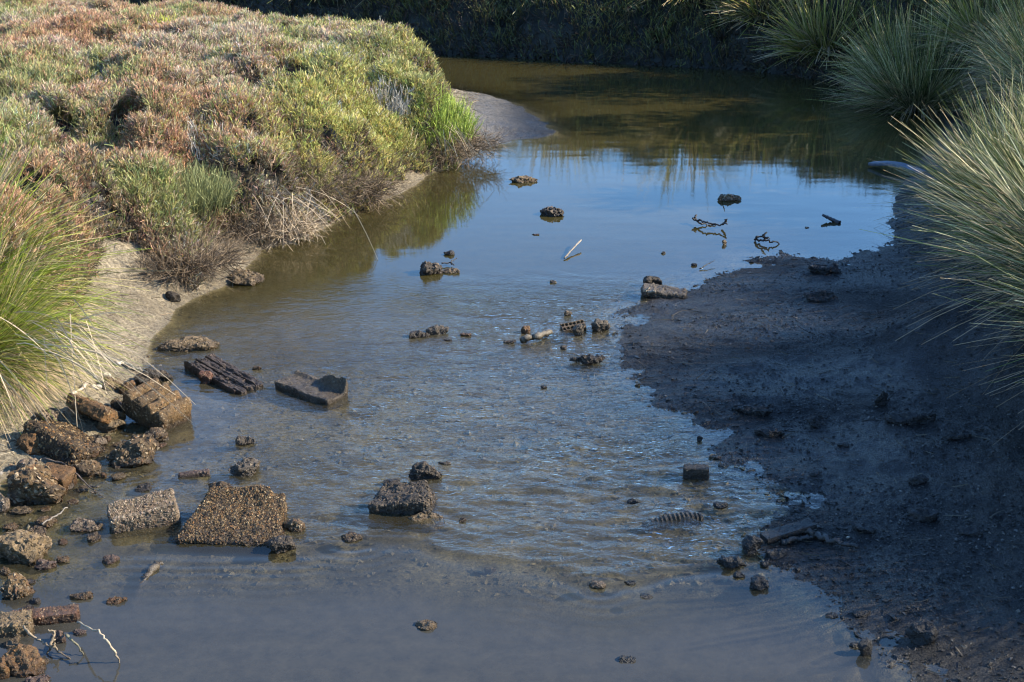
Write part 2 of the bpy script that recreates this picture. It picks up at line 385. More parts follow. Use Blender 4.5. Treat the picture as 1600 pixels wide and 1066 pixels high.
murk = 1-np.exp(-dep/(0.085+0.01*sst(6.8, 6.4, y)+0.16*sst(12.0, 10.2, y)*sst(-0.7, 0.12, fd)*sst(-2.4, -1.6, x)))
murk = np.clip(murk+0.03*(dep > 0), 0, 0.985)
poolk = sst(0.15, -0.8, fd)
rfl = sst(-0.5, 0.3, fd)*sst(12.5, 10.8, y)
siltc = L3(np.array([0.034, 0.0285, 0.010]), np.array([0.041, 0.039, 0.032]), poolk)
siltc = siltc*(1-rfl[:, None]) + np.array([0.060, 0.052, 0.032])[None]*rfl[:, None]
ripat = np.clip(rip*0.8+0.012, 0, 1)*(1-0.8*inx*np.exp(-(fd/0.06)**2))
wme = mesh_np('creek_water', np.stack([x, y, wh], 1), grid_faces(len(wx), len(wy)), M_water, siltc, True, {'murk': murk, 'ripple': ripat})
obj('creek_water', wme, kind='structure')

# ------------------------------------------------------------------ ribbons (all stems, sprigs and blades)
def unit(v): return v/np.maximum(np.linalg.norm(v, axis=1, keepdims=True), 1e-9)
def ribbons(P, D, L, W, segs=1, bend=None, c0=None, c1=None, tip=0.25, r=rng):
    """P base, D start direction, L length, W width, bend = drop vector scaled with t^2"""
    n = len(P); D = unit(D)
    s = unit(np.cross(D, unit(r.normal(size=(n, 3)))))
    V = np.empty((n, segs+1, 2, 3)); CC = np.empty((n, segs+1, 2, 3))
    for k in range(segs+1):
        t = k/segs
        c = P + D*(L*t)[:, None]
        if bend is not None: c = c + bend*(t*t)
        wk = (W*(1-(1-tip)*t**1.5))[:, None]*0.5
        V[:, k, 0] = c-s*wk; V[:, k, 1] = c+s*wk
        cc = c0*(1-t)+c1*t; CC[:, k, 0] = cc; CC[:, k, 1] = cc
    base = np.arange(n)[:, None]*(2*(segs+1)) + np.arange(segs)[None]*2
    base = base.ravel(); F = np.stack([base, base+1, base+3, base+2], 1)
    return V.reshape(-1, 3), F, CC.reshape(-1, 3)
def join(parts):
    V = []; F = []; K = []; o = 0
    for v, f, c in parts:
        V.append(v); F.append(f+o); K.append(c); o += len(v)
    return np.concatenate(V), np.concatenate(F), np.concatenate(K)

# ------------------------------------------------------------------ low scrub canopies
hx = np.arange(-16, 11, 0.05); hy = np.arange(6, 38, 0.05)
HX, HY = np.meshgrid(hx, hy); hshape = HX.shape
hz, hd, hrt, _, hpr = terrain(HX, HY, True)
hz = hz.reshape(hshape); hd = hd.reshape(hshape); hrt = hrt.reshape(hshape); hH = hpr[:, 3].reshape(hshape)
def poly_dist(poly, x, y):
    x = x.ravel(); y = y.ravel(); D = np.full(len(x), 1e9); ins = np.zeros(len(x), bool); P = np.array(poly)
    for a, b in zip(P, np.roll(P, -1, axis=0)):
        dx, dy = b-a; t = np.clip(((x-a[0])*dx+(y-a[1])*dy)/(dx*dx+dy*dy), 0, 1)
        D = np.minimum(D, np.hypot(x-a[0]-t*dx, y-a[1]-t*dy))
        ins ^= ((a[1] > y) != (b[1] > y)) & (x < dx*(y-a[1])/(dy if dy else 1e-9)+a[0])
    return np.where(ins, D, -D)
def domes(x, y, cell, seed, rmin, rmax):
    """max over jittered hemispherical clumps; returns 0..1 height and clump id value"""
    best = np.zeros(x.shape); cid = np.zeros(x.shape)
    i0 = np.floor(x/cell).astype(np.int64); j0 = np.floor(y/cell).astype(np.int64)
    for di in (-1, 0, 1):
        for dj in (-1, 0, 1):
            i = i0+di; j = j0+dj; z = np.zeros_like(i)
            cx = (i+_h(i, j, z, seed))*cell; cy = (j+_h(i, j, z, seed+1))*cell
            rr = rmin+(rmax-rmin)*_h(i, j, z, seed+2); hh = 0.6+0.4*_h(i, j, z, seed+3)
            q = 1-((x-cx)**2+(y-cy)**2)/(rr*rr)
            v = hh*np.sqrt(np.maximum(q, 0)); u = v > best
            best = np.where(u, v, best); cid = np.where(u, _h(i, j, z, seed+4), cid)
    return best, cid
ZH = 0.45
hp = [up(px, py, z)[:2] for px, py, z in [(-60,560,.6),(60,520,.6),(150,470,.6),(205,400,.35),(245,415,.3),(300,428,.3),(345,415,.3),(372,372,.3),(392,350,.3),(440,352,.25),(490,352,.2),(512,335,.25),(545,312,.3),(600,288,.3),(640,262,.3),(662,248,.3),(700,246,.25),(728,232,.25),(742,200,.35),(738,150,.5)]]
hp = hp + [np.array(q) for q in [(-0.95,21.6),(-1.6,22.7),(-2.6,23.9),(-5,25.7),(-12,28.2),(-16,29.5),(-16,9)]]
hin = poly_dist(hp, HX, HY).reshape(hshape)
hin = hin - 0.17 + 0.20*fbm2(HX*1.8, HY*1.8, 3, 101)
bd, cid = domes(HX, HY, 0.62, 200, 0.42, 0.75)
bd2, cid2 = domes(HX, HY, 0.24, 300, 0.16, 0.28)
rise = sst(0.0, 0.38, hin)
canopy = rise*(1.5-0.45*sst(18.5, 23.5, HY))*(0.10+0.36*bd+0.17*bd2+0.10*fbm2(HX*0.4, HY*0.4, 2, 111))
canopy = canopy*(1-0.8*sst(0.0, 0.35, fbm2(HX*1.0+3, HY*0.9, 3, 161))*np.exp(-np.maximum(hin, 0)/1.1))*(1-0.55*sst(0.25, 0.5, fbm2(HX*1.5, HY*1.3, 3, 162)))
canopy[hin <= 0] = 0
heath_top = hz+canopy

def scatter(n, mask, top, r):
    """area-weighted random points on a height map"""
    gyy, gxx = np.gradient(top, 0.05, 0.05)
    wgt = np.sqrt(1+np.minimum(gyy**2+gxx**2, 9))*mask
    p = (wgt/wgt.sum()).ravel(); k = r.choice(len(p), n, p=p)
    j, i = np.unravel_index(k, top.shape); i = np.clip(i, 1, top.shape[1]-2); j = np.clip(j, 1, top.shape[0]-2)
    ox, oy = r.uniform(-.5, .5, n), r.uniform(-.5, .5, n)
    xx = hx[i]+ox*0.05; yy = hy[j]+oy*0.05
    zz = top[j, i]+gxx[j, i]*ox*0.05+gyy[j, i]*oy*0.05
    zz = np.where(np.abs(gxx[j, i])+np.abs(gyy[j, i]) > 4, top[j, i]*r.uniform(0.4, 1, n), zz)
    nrm = unit(np.stack([-gxx[j, i], -gyy[j, i], np.ones(n)], 1))
    return np.stack([xx, yy, zz], 1), nrm, i, j
def sprig_set(P, D, L, W, c0, c1, shoots=3, r=rng, spread=0.8):
    out = [ribbons(P, D, L, W, 1, None, c0, c1, 0.5, r)]
    for s in range(shoots):
        t = r.uniform(0.15, 0.85, len(P))
        q = P+unit(D)*(L*t)[:, None]
        d = unit(D)+r.normal(size=D.shape)*spread*0.6; d[:, 2] = np.abs(d[:, 2])*0.8+0.15
        cm = c0*(1-t[:, None])+c1*t[:, None]
        out.append(ribbons(q, d, L*r.uniform(0.35, 0.6, len(P)), W*0.9, 1, None, cm, c1, 0.6, r))
    return out
PAL = {'green': ((0.09, 0.09, 0.03), (0.27, 0.265, 0.10)), 'yellow': ((0.13, 0.12, 0.03), (0.40, 0.37, 0.11)),  # base and tip colours; bases darkened, tips brightened for sunlit contrast
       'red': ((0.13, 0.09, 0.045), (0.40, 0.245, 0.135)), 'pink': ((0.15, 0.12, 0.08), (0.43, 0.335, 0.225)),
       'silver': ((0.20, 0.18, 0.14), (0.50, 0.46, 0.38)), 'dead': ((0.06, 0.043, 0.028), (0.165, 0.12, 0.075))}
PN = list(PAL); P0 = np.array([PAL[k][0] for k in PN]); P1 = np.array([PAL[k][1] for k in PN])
def heath_palette(x, y, r):
    """which kind grows where: red and pink inland, yellow-green towards the point"""
    n = len(x); a = fbm2(x*0.55, y*0.4, 3, 121); b = fbm2(x*1.7, y*1.4, 3, 122); c = fbm2(x*0.9, y*0.7, 3, 123)
    right = sst(-3.7, -1.6, x + 0.05*(y-14) + 0.8*a)
    sc = np.zeros((n, 6))
    sc[:, 0] = 0.55+1.0*b                               # green
    sc[:, 1] = -0.1+1.15*right+0.7*c                    # yellow
    sc[:, 2] = 0.85+1.1*a-0.9*right-0.4*b               # red
    sc[:, 3] = 0.80-1.0*c-0.7*right                     # pink
    sc[:, 4] = -0.15+1.5*fbm2(x*1.1, y*0.9, 3, 124)
    sc[:, 5] = 0.15+1.1*fbm2(x*2.3, y*2.3, 3, 125)
    sc += r.gumbel(size=sc.shape)*0.24
    return np.argmax(sc, 1)
def scrub_mesh(name, n, mask, top, base, palfn, seed, core_col, Lr=(0.05, 0.14), Wr=(0.004, 0.0085), label=None, edge=None, shoots=3, tone=1.0):
    r = np.random.default_rng(seed)
    P, nr, i, j = scatter(n, mask, top, r)
    kind = palfn(P[:, 0], P[:, 1], r)
    hgt = P[:, 2]-base[j, i]; full = np.maximum(top[j, i]-base[j, i], 0.02)
    low = (hgt/0.4 < 0.45) | (nr[:, 2] < 0.35)
    side = low & (r.random(n) < 0.62)
    kind = np.where(side, 5, kind)
    L = r.uniform(*Lr, n)*np.where(kind == 0, 1.25, 1)*np.where(kind == 1, 1.1, 1)
    W = r.uniform(*Wr, n)*(0.75+P[:, 1]/45)
    D = nr*0.45+np.array([0, 0, 0.9])+r.normal(size=(n, 3))*np.where(side, 0.8, 0.45)[:, None]
    D[:, 2] = np.where(side, D[:, 2]-0.5, np.abs(D[:, 2]))
    v = r.uniform(0.65, 1.5, n)[:, None]*(1+0.10*r.normal(size=(n, 3)))
    P = P-unit(D)*(L*0.35)[:, None]
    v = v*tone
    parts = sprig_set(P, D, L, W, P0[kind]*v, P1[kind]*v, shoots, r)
    V, F, K = join(parts)
    # the woody mass inside: a lumpy skin under the tips, near-black for shaded gaps
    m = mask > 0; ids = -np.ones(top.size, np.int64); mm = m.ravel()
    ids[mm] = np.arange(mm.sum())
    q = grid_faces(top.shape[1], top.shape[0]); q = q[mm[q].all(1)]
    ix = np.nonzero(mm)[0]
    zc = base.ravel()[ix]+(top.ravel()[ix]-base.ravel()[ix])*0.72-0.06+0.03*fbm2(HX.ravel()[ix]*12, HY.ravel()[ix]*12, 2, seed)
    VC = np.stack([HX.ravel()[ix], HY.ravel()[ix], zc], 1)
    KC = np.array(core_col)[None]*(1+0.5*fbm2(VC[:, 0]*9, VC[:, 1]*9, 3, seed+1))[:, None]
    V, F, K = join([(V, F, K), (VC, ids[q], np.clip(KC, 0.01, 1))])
    me = mesh_np(name, V, F, M_sprig, K, False)
    return obj(name, me, kind='stuff', label=label)
mask = (canopy > 0.03).astype(float)
# what can be seen from the creek; further inland stays coarse but is still grown
dens = mask*np.where(HX < -0.42*HY-0.8, 0.15, 1.0)*np.where(HY > 17, 0.75, 1.0)
dens = dens*np.where(HY > 24.5, 0.5, 1)
r_ = np.random.default_rng(3)
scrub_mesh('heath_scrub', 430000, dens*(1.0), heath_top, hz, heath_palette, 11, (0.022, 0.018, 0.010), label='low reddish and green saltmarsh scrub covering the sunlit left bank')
np_heath = heath_top

def heath_hit(px, py):
    d = ray(px, py); t = np.linspace(6, 32, 1500); P = d[None]*t[:, None]; P[:, 2] += CAM_H
    i = np.clip(np.round((P[:, 0]-hx[0])/0.05).astype(int), 0, len(hx)-1); j = np.clip(np.round((P[:, 1]-hy[0])/0.05).astype(int), 0, len(hy)-1)
    k = np.nonzero(P[:, 2] <= heath_top[j, i])[0]; k = k[0] if len(k) else -1
    return P[k], hz[j[k], i[k]]
# right and far banks: scrub on top, palette darkened to stand in for shade
bin_ = hd + 0.25*fbm2(HX*1.1, HY*1.1, 3, 131)
onfar = (HX > -3.2+(HY-27)*-1.6) & (hH > 0.8)
start = np.where(HY > 19.5, -0.12, 2.6)
start = np.where((HY <= 19.5) & (HY > 14), 0.9+ (19.5-HY)*0.0, start)
fin = np.where(HY > 19.5, hd+0.08*fbm2(HX*2, HY*2, 2, 132)-start, bin_-start)
fr_rise = sst(0, 0.45, fin)*onfar*(HY > 6.5)
fcan = fr_rise*(0.15+0.55*bd*sst(1.5, 6, HX*0+HY-13+3)+0.25*bd+0.1*bd2)
fcan[fin <= 0] = 0; fcan[~onfar] = 0
fcan = fcan*np.where(hd > 8, 0, 1)
fmask = (fcan > 0.03).astype(float)
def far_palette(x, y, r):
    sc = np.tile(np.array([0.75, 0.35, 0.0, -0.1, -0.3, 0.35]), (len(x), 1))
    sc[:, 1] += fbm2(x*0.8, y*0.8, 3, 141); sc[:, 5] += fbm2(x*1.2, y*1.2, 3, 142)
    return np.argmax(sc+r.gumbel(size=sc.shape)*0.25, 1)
scrub_mesh('bank_scrub', 110000, fmask, hz+fcan, hz, far_palette, 12, (0.018, 0.018, 0.011), Lr=(0.10, 0.24), Wr=(0.008, 0.014), label='green scrub along the far bank, darkened in colour for its shade', shoots=2, tone=0.36)

# ------------------------------------------------------------------ spiky rush tussocks
def tussock(name, label, seed, n, H, spread, wid, greens, dead_frac=0.25, r0=0.22, lean=(0, 0), segs=5, droop=0.35, group=None, hang=0.0, cat='rush'):
    r = np.random.default_rng(seed); root = thing(name, label, cat, group=group)
    az = r.uniform(0, 2*np.pi, n); u = r.random(n)**0.65
    th = u*spread
    D = np.stack([np.cos(az)*np.sin(th)+lean[0], np.sin(az)*np.sin(th)+lean[1], np.cos(th)], 1)
    rr = r0*np.sqrt(r.random(n)); a2 = az+r.normal(size=n)*0.5
    P = np.stack([rr*np.cos(a2), rr*np.sin(a2), -0.05*np.ones(n)], 1)
    L = H*r.uniform(0.35, 1.10, n)**0.8*(1-0.12*u); D = D+r.normal(size=(n, 3))*0.07
    hor = unit(np.stack([D[:, 0], D[:, 1], np.zeros(n)], 1))
    bend = (hor*0.10+np.array([0, 0, -1.0]))*(L*droop*np.sin(th)*r.uniform(0.3, 1.4, n))[:, None]
    bend = bend + r.normal(size=(n, 3))*(L*0.07)[:, None]
    W = wid*r.uniform(0.55, 1.35, n)
    g = np.array(greens); k = r.integers(0, len(g), n); v = r.uniform(0.7, 1.3, n)[:, None]
    c1 = g[k]*v; c0 = c1*np.array([0.5, 0.5, 0.4])  # blade bases darkened to stand in for shade inside the tussock
    tipb = r.random(n) < 0.22; c1 = np.where(tipb[:, None], np.array([0.42, 0.33, 0.17])*v, c1)
    V, F, K = ribbons(P, D, L, W, segs, bend, c0, c1, 0.3, r)
    obj('blades', mesh_np(name+'_blades', V, F, M_rush, K, True), root)
    m = int(n*dead_frac)
    az = r.uniform(0, 2*np.pi, m); th = r.uniform(0.45, 1.0, m)*(spread+0.45)
    D = np.stack([np.cos(az)*np.sin(th)+lean[0], np.sin(az)*np.sin(th)+lean[1], np.cos(th)+0.1], 1)
    P = np.stack([np.cos(az)*r0*0.8, np.sin(az)*r0*0.8, 0.02+0.15*r.random(m)], 1)
    L = H*r.uniform(0.35, 0.85, m); hor = unit(np.stack([D[:, 0], D[:, 1], np.zeros(m)], 1))
    bend = np.array([0, 0, -1.0])[None]*(L*(0.35+hang)*r.uniform(0.5, 1.3, m))[:, None]
    v = r.uniform(0.55, 1.25, m)[:, None]; c = np.array([0.40, 0.29, 0.17])*v
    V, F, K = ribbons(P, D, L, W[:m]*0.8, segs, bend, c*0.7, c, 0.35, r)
    obj('dead_thatch', mesh_np(name+'_thatch', V, F, M_dead, K, True), root)
    return root
def copy_tree(o):
    c = o.copy(); C.objects.link(c)
    for ch in o.children:
        d = ch.copy(); C.objects.link(d); d.parent = c
    return c
GR = [(0.12, 0.14, 0.035), (0.24, 0.25, 0.07), (0.07, 0.09, 0.022), (0.52, 0.48, 0.24), (0.03, 0.042, 0.012)]  # pale and near-black entries put sun highlights and dark gaps into blades
GF = [(0.24, 0.24, 0.05), (0.38, 0.34, 0.08), (0.14, 0.16, 0.04), (0.46, 0.36, 0.14)]  # brighter, yellower blades stand in for sun on the far crowns
GL = [(0.18, 0.235, 0.02), (0.29, 0.34, 0.04), (0.10, 0.135, 0.015), (0.42, 0.37, 0.10)]
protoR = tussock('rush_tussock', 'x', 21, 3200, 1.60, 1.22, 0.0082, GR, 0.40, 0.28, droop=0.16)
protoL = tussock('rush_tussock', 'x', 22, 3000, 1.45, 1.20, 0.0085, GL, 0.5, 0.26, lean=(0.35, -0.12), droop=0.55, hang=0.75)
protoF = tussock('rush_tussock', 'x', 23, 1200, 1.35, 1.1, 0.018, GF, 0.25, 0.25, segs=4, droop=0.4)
def gz_at(x, y): return float(terrain(np.array([x]), np.array([y]))[0])
used = {}
def place(proto, x, y, label, group, sc=1.0, rz=0.0, dz=0.0, tilt=(0, 0)):
    o = proto if id(proto) not in used else copy_tree(proto); used[id(proto)] = 1
    o.location = (x, y, gz_at(x, y)+dz); o.rotation_euler = (tilt[0], tilt[1], rz); o.scale = (sc,)*3
    o['label'] = label; o['group'] = group; o['category'] = 'rush'; return o
GRP_R = 'spiky rush tussocks on the right bank'; GRP_L = 'rush tussocks on the left bank'; GRP_F = 'rush tussocks along the far bank'
LEFT = [(-4.42, 10.15, 'tall yellow-green rush tussock leaning over the bare mud at the left edge', 1.08, 0.0),
        (-3.95, 9.5, 'lower straw-tangled rush tussock above the rubble at the left edge', 0.78, 0.5),
        (-4.75, 11.2, 'bright green rush tussock behind the leaning one at the left edge', 0.9, -0.4),
        (-3.95, 8.95, 'small dead brown rush tussock hanging towards the broken slabs', 0.38, -0.2)]
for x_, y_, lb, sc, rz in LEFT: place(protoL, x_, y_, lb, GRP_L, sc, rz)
RIGHT = [(4.5, 10.0, 'large pale spiky rush tussock filling the right edge beside the mud flat', 1.05, 0.3),
         (5.05, 11.9, 'tall spiky rush tussock behind the largest one on the right bank', 1.05, 2.0),
         (5.25, 14.0, 'spiky rush tussock reaching over the water below the drowned board', 1.0, 4.0),
         (6.35, 15.2, 'spiky rush tussock above the drowned board on the right bank', 0.85, 1.2),
         (6.75, 17.3, 'fine pale rush tussock near the upper right corner', 0.9, 3.3),
         (7.3, 19.6, 'furthest pale tussock in the upper right corner', 0.9, 5.3),
         (6.1, 21.3, 'dark tussock with a few long sunlit blades drooping over the water', 1.0, 0.9),
         (4.6, 8.7, 'rush tussock above the lower mud slope outside the right edge', 1.12, 2.6),
         (4.75, 7.25, 'rush tussock on the bank above the foot of the mud flat', 1.0, 4.4),
         (5.7, 12.6, 'tall rush tussock set back from the right bank edge', 1.15, 5.1),
         (5.9, 9.6, 'tall rush tussock set back beside the largest one', 1.2, 1.7),
         (5.2, 5.0, 'nearest rush tussock on the right bank', 0.9, 3.0)]
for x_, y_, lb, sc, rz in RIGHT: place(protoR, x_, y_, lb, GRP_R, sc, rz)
FAR = [(-3.6, 29.4, 'dark far bank tussock seen over the heath'), (-1.9, 28.6, 'dark far bank tussock beside the point of the heath'),
       (-0.5, 28.1, 'far bank tussock straight behind the point'), (0.9, 27.6, 'far bank tussock with a sunlit yellow crown'),
       (2.2, 27.3, 'far bank tussock behind the middle of the bend'), (3.3, 26.4, 'far bank tussock with drooping dark blades'),
       (4.4, 25.3, 'far bank tussock left of the pale crowned one'), (5.3, 24.2, 'pale crowned far bank tussock by the upper bend'),
       (6.2, 22.9, 'far bank tussock at the corner of the bend'), (7.2, 21.6, 'set back tussock above the corner of the bend'),
       (1.5, 29.2, 'set back tussock behind the sunlit yellow crown'), (4.0, 28.0, 'set back tall tussock behind the bend')]
rr_ = np.random.default_rng(5)
for x_, y_, lb in FAR: place(protoF, x_, y_, lb, GRP_F, rr_.uniform(1.1, 1.5)*(1 if x_ < 4 else .8), rr_.uniform(0, 6))

# ------------------------------------------------------------------ distinct plants growing out of the scrub
def upright(name, label, cat, px, py, z, n, rad, H, wid, pal, seed, spread=0.35, dead=False, shoots=2, group=None, base=None):
    r = np.random.default_rng(seed); c, gzz = heath_hit(px, py); gzz = float(gzz)
    root = thing(name, label, cat, (c[0], c[1], gzz), group=group)
    top = max(c[2]-gzz, 0.08)+z
    rr = rad*np.sqrt(r.random(n)); a = r.uniform(0, 2*np.pi, n)
    hgt = top*np.sqrt(np.clip(1-(rr/rad)**2*0.8, 0.05, 1))*r.uniform(0.1 if dead else 0.35, 1.0, n)
    if dead: rr = rr*(1+0.5*fbm2(a*1.2, a*0+seed, 2, seed))
    P = np.stack([rr*np.cos(a), rr*np.sin(a), hgt*0.8], 1)
    D = np.stack([np.cos(a)*rr/rad*spread, np.sin(a)*rr/rad*spread, np.full(n, 0.25 if dead else 1.0)], 1)+r.normal(size=(n, 3))*(0.9 if dead else 0.16)
    L = H*r.uniform(0.5, 1.1, n); W = wid*r.uniform(0.7, 1.3, n)
    v = r.uniform(0.7, 1.3, n)[:, None]; c0, c1 = PAL[pal]
    bend = r.normal(size=(n, 3))*(L*(0.35 if dead else 0.06))[:, None]
    parts = [ribbons(P, D, L, W, 3, bend, np.array(c0)*v, np.array(c1)*v, 0.4, r)]
    for s in range(shoots):
        t = r.uniform(0.2, 0.8, n)[:, None]; Q = P+unit(D)*L[:, None]*t+bend*t*t
        parts.append(ribbons(Q, unit(D)+r.normal(size=(n, 3))*0.5, L*0.4, W*0.8, 1, None, np.array(c1)*v, np.array(c1)*v*1.1, 0.5, r))
    V, F, K = join(parts); obj('stems' if not dead else 'twigs', mesh_np(name, V, F, M_dead if dead else M_sprig, K, False), root)
    return root
PAL['bright'] = ((0.12, 0.15, 0.03), (0.31, 0.39, 0.07)); PAL['rushgreen'] = ((0.06, 0.068, 0.026), (0.20, 0.21, 0.085))
PAL['grey'] = ((0.14, 0.13, 0.11), (0.38, 0.36, 0.31)); PAL['straw'] = ((0.22, 0.17, 0.11), (0.46, 0.36, 0.24)); PAL['gorse'] = ((0.09, 0.10, 0.02), (0.34, 0.36, 0.05))
upright('green_rush_clump', 'upright green rush clump standing in the heath behind the left edge tussock', 'plant', 45, 150, .02, 1300, 0.62, 0.42, 0.008, 'rushgreen', 401)
upright('green_rush_clump', 'dark green upright rush clump at the front of the heath above the brown brushwood', 'plant', 285, 300, .02, 1300, 0.42, 0.34, 0.007, 'rushgreen', 402)
upright('grass_tuft', 'vivid lime green grass tuft on the point of the heath', 'grass tuft', 676, 135, .0, 1300, 0.50, 0.22, 0.008, 'bright', 403)
upright('yellow_green_shrub', 'yellow-green leafy shrub rising at the top of the heath', 'shrub', 248, 40, .05, 1300, 0.50, 0.28, 0.014, 'gorse', 404)
upright('yellow_green_shrub', 'small yellow-green shrub at the top of the heath right of the hollow', 'shrub', 415, 45, .04, 700, 0.36, 0.26, 0.014, 'gorse', 405)
upright('silver_shrub', 'blue-grey leafed shrub beside the dark hollow at the top of the heath', 'shrub', 325, 45, .03, 800, 0.42, 0.26, 0.014, 'grey', 406)
upright('silver_shrub', 'pale grey bleached shrub in the middle of the heath', 'shrub', 318, 190, .0, 1300, 0.45, 0.26, 0.009, 'silver', 407)
upright('silver_shrub', 'whitish grey twiggy shrub left of the lime green tuft', 'shrub', 602, 126, .0, 900, 0.36, 0.24, 0.010, 'grey', 408)
GB = 'tangles of dead brush at the foot of the heath'
DB = [(698, 200, .0, 1500, .52, 'brown dead bush hanging over the mud below the lime green tuft', 'dead'),
      (470, 245, .0, 1500, .50, 'dark brown dead brush in the hollow of the heath front', 'dead'),
      (560, 268, .0, 1000, .38, 'small dead brush tangle low on the heath front right of the hollow', 'dead'),
      (440, 325, .0, 900, .34, 'straw coloured fallen stems trailing from the heath to the water', 'straw'),
      (283, 400, .0, 1500, .42, 'brown brushwood piled on the mud below the dark green rush clump', 'dead'),
      (360, 340, .0, 900, .36, 'thin grey brush above the lone stick in the mud', 'dead'),
      ]
for i, (px, py, z, n, rad, lb, pal) in enumerate(DB):
    upright('dead_bush', lb, 'dead bush', px, py, z, n, rad, 0.24, 0.0055, pal, 420+i, 1.1, True, 2, GB)
def reed_fan(px, py, z, label, n, seed, dirx, L):
    r = np.random.default_rng(seed); c = up(px, py, z); root = thing('fallen_reeds', label, 'reeds', tuple(c), group=GB)
    P = r.normal(size=(n, 3))*np.array([.2, .2, .05])
    D = np.array([dirx, -0.75, -0.25])+r.normal(size=(n, 3))*0.4
    Ls = L*r.uniform(0.4, 1.0, n); v = r.uniform(.6, 1.25, n)[:, None]; k = np.array([0.44, 0.35, 0.23])*v
    V, F, K = ribbons(P, D, Ls, np.full(n, 0.007), 4, np.array([0, 0, -1.0])*(Ls*0.25)[:, None], k*.8, k, .4, r)
    obj('stalks', mesh_np('stalks', V, F, M_dead, K, False), root)
reed_fan(452, 300, .55, 'pale fallen reeds sloping to the water at the heath front', 60, 431, 0.55, 0.6)
reed_fan(70, 520, .75, 'long dry stalks drooping over the rubble below the left tussock', 60, 432, 1.0, 0.85)
reed_fan(690, 200, .50, 'few pale bent reeds on the dead bush at the point', 40, 433, 0.35, 0.5)

# ------------------------------------------------------------------ out-of-frame bushes put in behind the right bank to shade the bend
def shade_bush(x, y, h, rad, label, seed, dens=5200):
    r = np.random.default_rng(seed); z0 = gz_at(x, y); root = thing('shade_bush', label, 'bush', (x, y, z0), group='tall out-of-frame bushes shading the right bank')
    parts = []
    for k in range(7):
        a = r.uniform(0, 6.28); e = np.array([math.cos(a)*rad*.6*r.random(), math.sin(a)*rad*.6*r.random(), h*r.uniform(.55, .9)])
        Pt = resample([[0.1*math.cos(a), 0.1*math.sin(a), -.1], e*np.array([.4, .4, .5]), e], 7, r, .03)
        parts.append(tube(Pt, np.linspace(.05, .015, 7), (.10, .08, .06), r))
    V, F, K = join(parts); obj('trunk', mesh_np('trunk', V, F, M_wood, K, True), root)
    ncl = 46; th = r.uniform(0, 6.28, ncl); q = rad*np.sqrt(r.random(ncl)); zz = h*(.18+.82*r.random(ncl)*np.sqrt(np.clip(1.05-(q/rad)**2*.8, .05, 1)))
    cc = np.stack([q*np.cos(th), q*np.sin(th), zz], 1); k = r.integers(0, ncl, dens)
    d = unit(r.normal(size=(dens, 3))); P = cc[k]+d*(rad*.30*r.random(dens)**.4)[:, None]*np.array([1, 1, .75])
    g = np.array([(.06, .08, .02), (.10, .11, .03), (.05, .06, .02)])[r.integers(0, 3, dens)]*r.uniform(.6, 1.4, dens)[:, None]
    V, F, K = join(sprig_set(P, d+np.array([0, 0, .6]), r.uniform(.08, .20, dens), np.full(dens, .028), g*.7, g, 2, r)); obj('crown', mesh_np('crown', V, F, M_sprig, K, False), root)
BUSHES = [(8.3, 15.6, 2.9, 1.1, 'first tall bush above the middle of the right bank'), (9.2, 17.6, 3.4, 1.3, 'broad dark bush behind the upper right tussocks'), (9.4, 19.9, 3.6, 1.4, 'highest dark bush behind the upper right corner'),
          (9.0, 22.3, 3.8, 1.4, 'dense bush above the corner of the bend'), 
          (9.9, 23.3, 4.4, 1.4, 'tallest bush set back behind the bend'), (7.6, 7.7, 2.3, .9, 'low round bush behind the nearer rushes'), (7.6, 9.2, 2.3, .9, 'small bush behind the largest tussock')]
# ------------------------------------------------------------------ loose stones, rubble and driftwood
def _ico(sub):
    bm = bmesh.new(); bmesh.ops.create_icosphere(bm, subdivisions=sub, radius=1)
    V = np.array([v.co[:] for v in bm.verts]); F = np.array([[v.index for v in f.verts] for f in bm.faces]); bm.free(); return V, F
ICO = {k: _ico(k) for k in (2, 3, 4, 5)}
def boxgrid(a, b, c):
    """unit cube -.5...5 with a,b,c cells, welded"""
    V = []; F = []; o = 0
    for ax, (m, n) in ((0, (b, c)), (1, (a, c)), (2, (a, b))):
        for s in (-.5, .5):
            u, v = np.meshgrid(np.linspace(-.5, .5, m+1), np.linspace(-.5, .5, n+1))
            P = np.zeros((u.size, 3)); oth = [k for k in range(3) if k != ax]
            P[:, ax] = s; P[:, oth[0]] = u.ravel(); P[:, oth[1]] = v.ravel()
            q = grid_faces(m+1, n+1); flip = (s > 0) == (ax == 1)
            V.append(P); F.append((q[:, ::-1] if flip else q)+o); o += len(P)
    V = np.concatenate(V); F = np.concatenate(F)
    _, i, inv = np.unique(np.round(V*1e5).astype(int), axis=0, return_index=True, return_inverse=True)
    return V[i], inv.ravel()[F]
OCT = np.array([[1, 0, 0], [0, 1, 0], [-1, 0, 0], [0, -1, 0], [0, 0, 1], [0, 0, -1]], float)
OF = np.array([[0, 1, 4], [1, 2, 4], [2, 3, 4], [3, 0, 4], [1, 0, 5], [2, 1, 5], [3, 2, 5], [0, 3, 5]])
